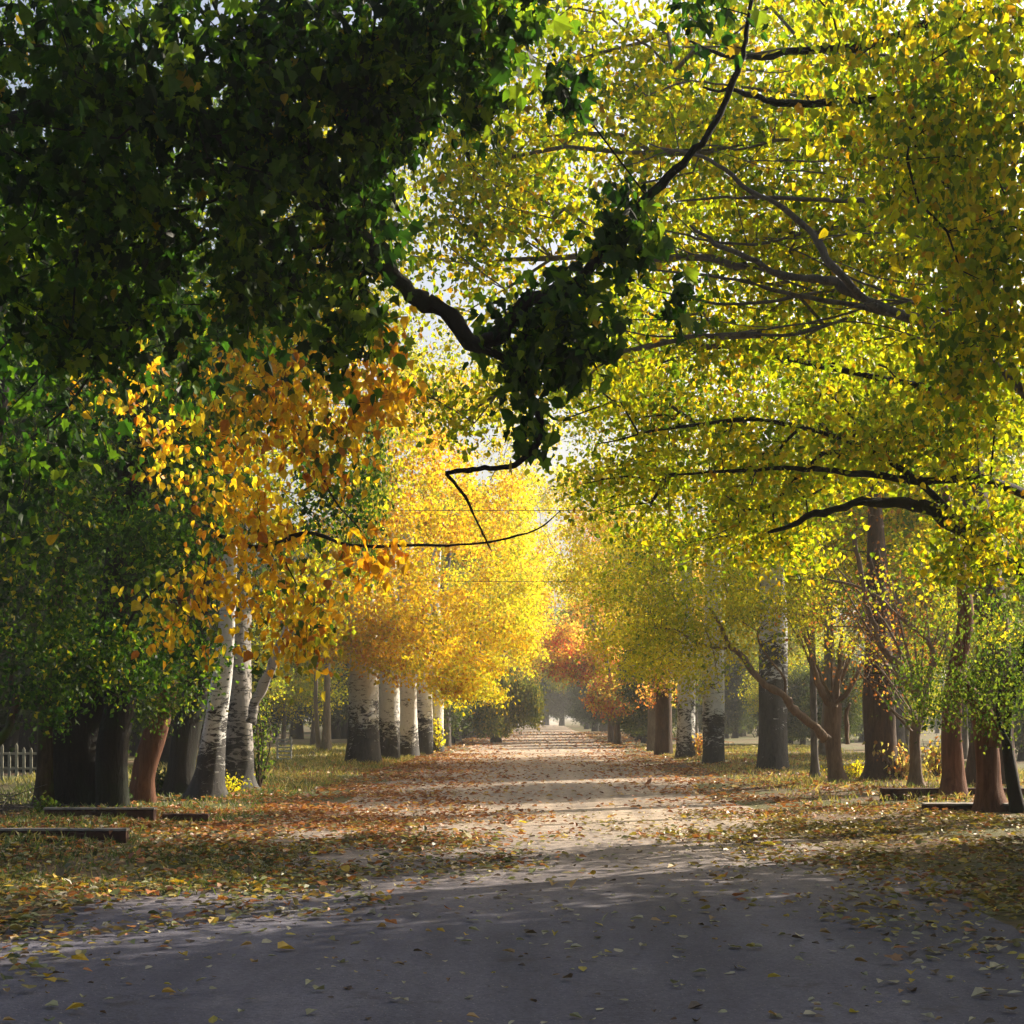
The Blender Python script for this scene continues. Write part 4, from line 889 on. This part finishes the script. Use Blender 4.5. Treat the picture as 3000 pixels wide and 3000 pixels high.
def shrub(name, label, x, y, h, r, nst, pal, leaf, n, barkm=B_BROWN, cat="shrub"):
    z = float(gz(x, y)); c = np.array((x, y, z)); t = empty(name, c); tag(t, label, cat); VV, FF = [], []; tips = []
    for i in range(nst):
        a_ = RNG.random() * 6.28; tip = c + np.array((math.cos(a_) * r * RNG.random(), math.sin(a_) * r * RNG.random(), h * (.6 + .4 * RNG.random())))
        mid = (c + tip) / 2 + RNG.normal(size=3) * .06 * h; sp = smooth([c + np.array((0, 0, -.03)), mid, tip], 4)
        tube(VV, FF, sp, np.linspace(.012, .004, len(sp)) * (1 + h * .3), 5); tips += list(sp[2:])
    link_mesh("stem", np.concatenate(VV), FF, barkm, t, origin=c)
    tips = np.array(tips); C = tips[RNG.integers(0, len(tips), n)] + RNG.normal(size=(n, 3)) * np.array((.16, .16, .13)) * (.4 + r * .6)
    C = C[C[:, 2] > z + .03]
    V, Fc, ti = leaf_arrays(C, leaf, pal, T_OVAL, 1.0); link_mesh("foliage", V, Fc, M_LEAF, t, tint=ti, smooth=False, origin=c)
def shp(u, v): 
    x, y = bx(u, v); return x, y
shrub("sapling", "bright green leafy sapling in front of the massive black trunk", *shp(345, 2378), .62, .22, 8, FRESH, .075, 240)
shrub("sapling", "leafy weeds at the foot of the mossy trunk", *shp(125, 2408), .26, .22, 7, FRESH, .05, 200)
shrub("shrub", "low pale bush between the shaggy trunk and the plain dark trunk", *shp(465, 2338), .6, .28, 8, SAGE, .06, 260)
shrub("shrub", "yellow-green weeds at the foot of the leaning white trunk", *shp(670, 2342), .3, .35, 10, LEMON, .05, 300)
shrub("shrub", "climbing green tuft on the right side of the stout grey-brown trunk", *shp(760, 2325), 1.9, .25, 8, FRESH, .06, 420)
shrub("shrub", "yellow-leaved narrow bush at the right end of the white trunks", *shp(1278, 2206), 1.5, .3, 8, LEMON, .09, 260)
shrub("shrub", "reddish bush between the two white poplars of the right row", *shp(2045, 2228), .8, .5, 10, PEACH, .09, 260)
shrub("shrub", "brown and yellow undergrowth behind the thin pale forked tree", *shp(2640, 2306), .75, .6, 16, [(2, (.35, .16, .06)), (2, (.36, .34, .10)), (1, (.55, .42, .2))], .09, 420)
shrub("shrub", "yellow-leaved undergrowth between the two reddish trunks", *shp(2745, 2302), .9, .5, 12, [(2, (.5, .40, .08)), (1, (.2, .2, .06)), (1, (.35, .16, .06))], .09, 300)
shrub("shrub", "sunlit yellow weeds beside the brown forking tree", *shp(2500, 2298), .35, .6, 14, LEMON, .06, 300)
# heap of cut twigs, far left
def brush():
    VV, FF = [], []
    for i in range(420):
        x = -8.6 + RNG.normal() * .55; y = 22.6 + RNG.normal() * .5; z = float(gz(x, y)) + .02 + RNG.random() * .28 * math.exp(-((x + 8.6) ** 2) * 1.2)
        d = norm(RNG.normal(size=3) * np.array((1, 1, .25))) * (.15 + .25 * RNG.random())
        tube(VV, FF, [(x, y, z), tuple(np.array((x, y, z)) + d), tuple(np.array((x, y, z)) + 1.7 * d + RNG.normal(size=3) * .03)], [.008, .006, .003], 4)
    tag(link_mesh("brush_pile", np.concatenate(VV), FF, B_GREY), "grey heap of cut twigs left of the mossy trunk", "brush pile", kind="stuff")
brush()

# ------------------------------------------------------------------ morning haze
def haze():
    m = bpy.data.materials.new("haze_air"); m.use_nodes = True; N, L = m.node_tree.nodes, m.node_tree.links; N.clear()
    v = N.new("ShaderNodeVolumePrincipled"); o = N.new("ShaderNodeOutputMaterial")
    v.inputs["Color"].default_value = (.95, .97, 1, 1); v.inputs["Density"].default_value = HAZE; v.inputs["Anisotropy"].default_value = .3
    L.new(v.outputs[0], o.inputs["Volume"])
    x0, x1, y0, y1, z0, z1 = -310, 310, -62, 905, -1.5, 30
    V = np.array([(x, y, z) for x in (x0, x1) for y in (y0, y1) for z in (z0, z1)], float)
    tag(link_mesh("haze", V, [(0, 1, 3, 2), (4, 6, 7, 5), (0, 4, 5, 1), (2, 3, 7, 6), (0, 2, 6, 4), (1, 5, 7, 3)], m, smooth=False), "thin morning haze along the avenue", "haze", kind="stuff")
HAZE = 0.0007
haze()
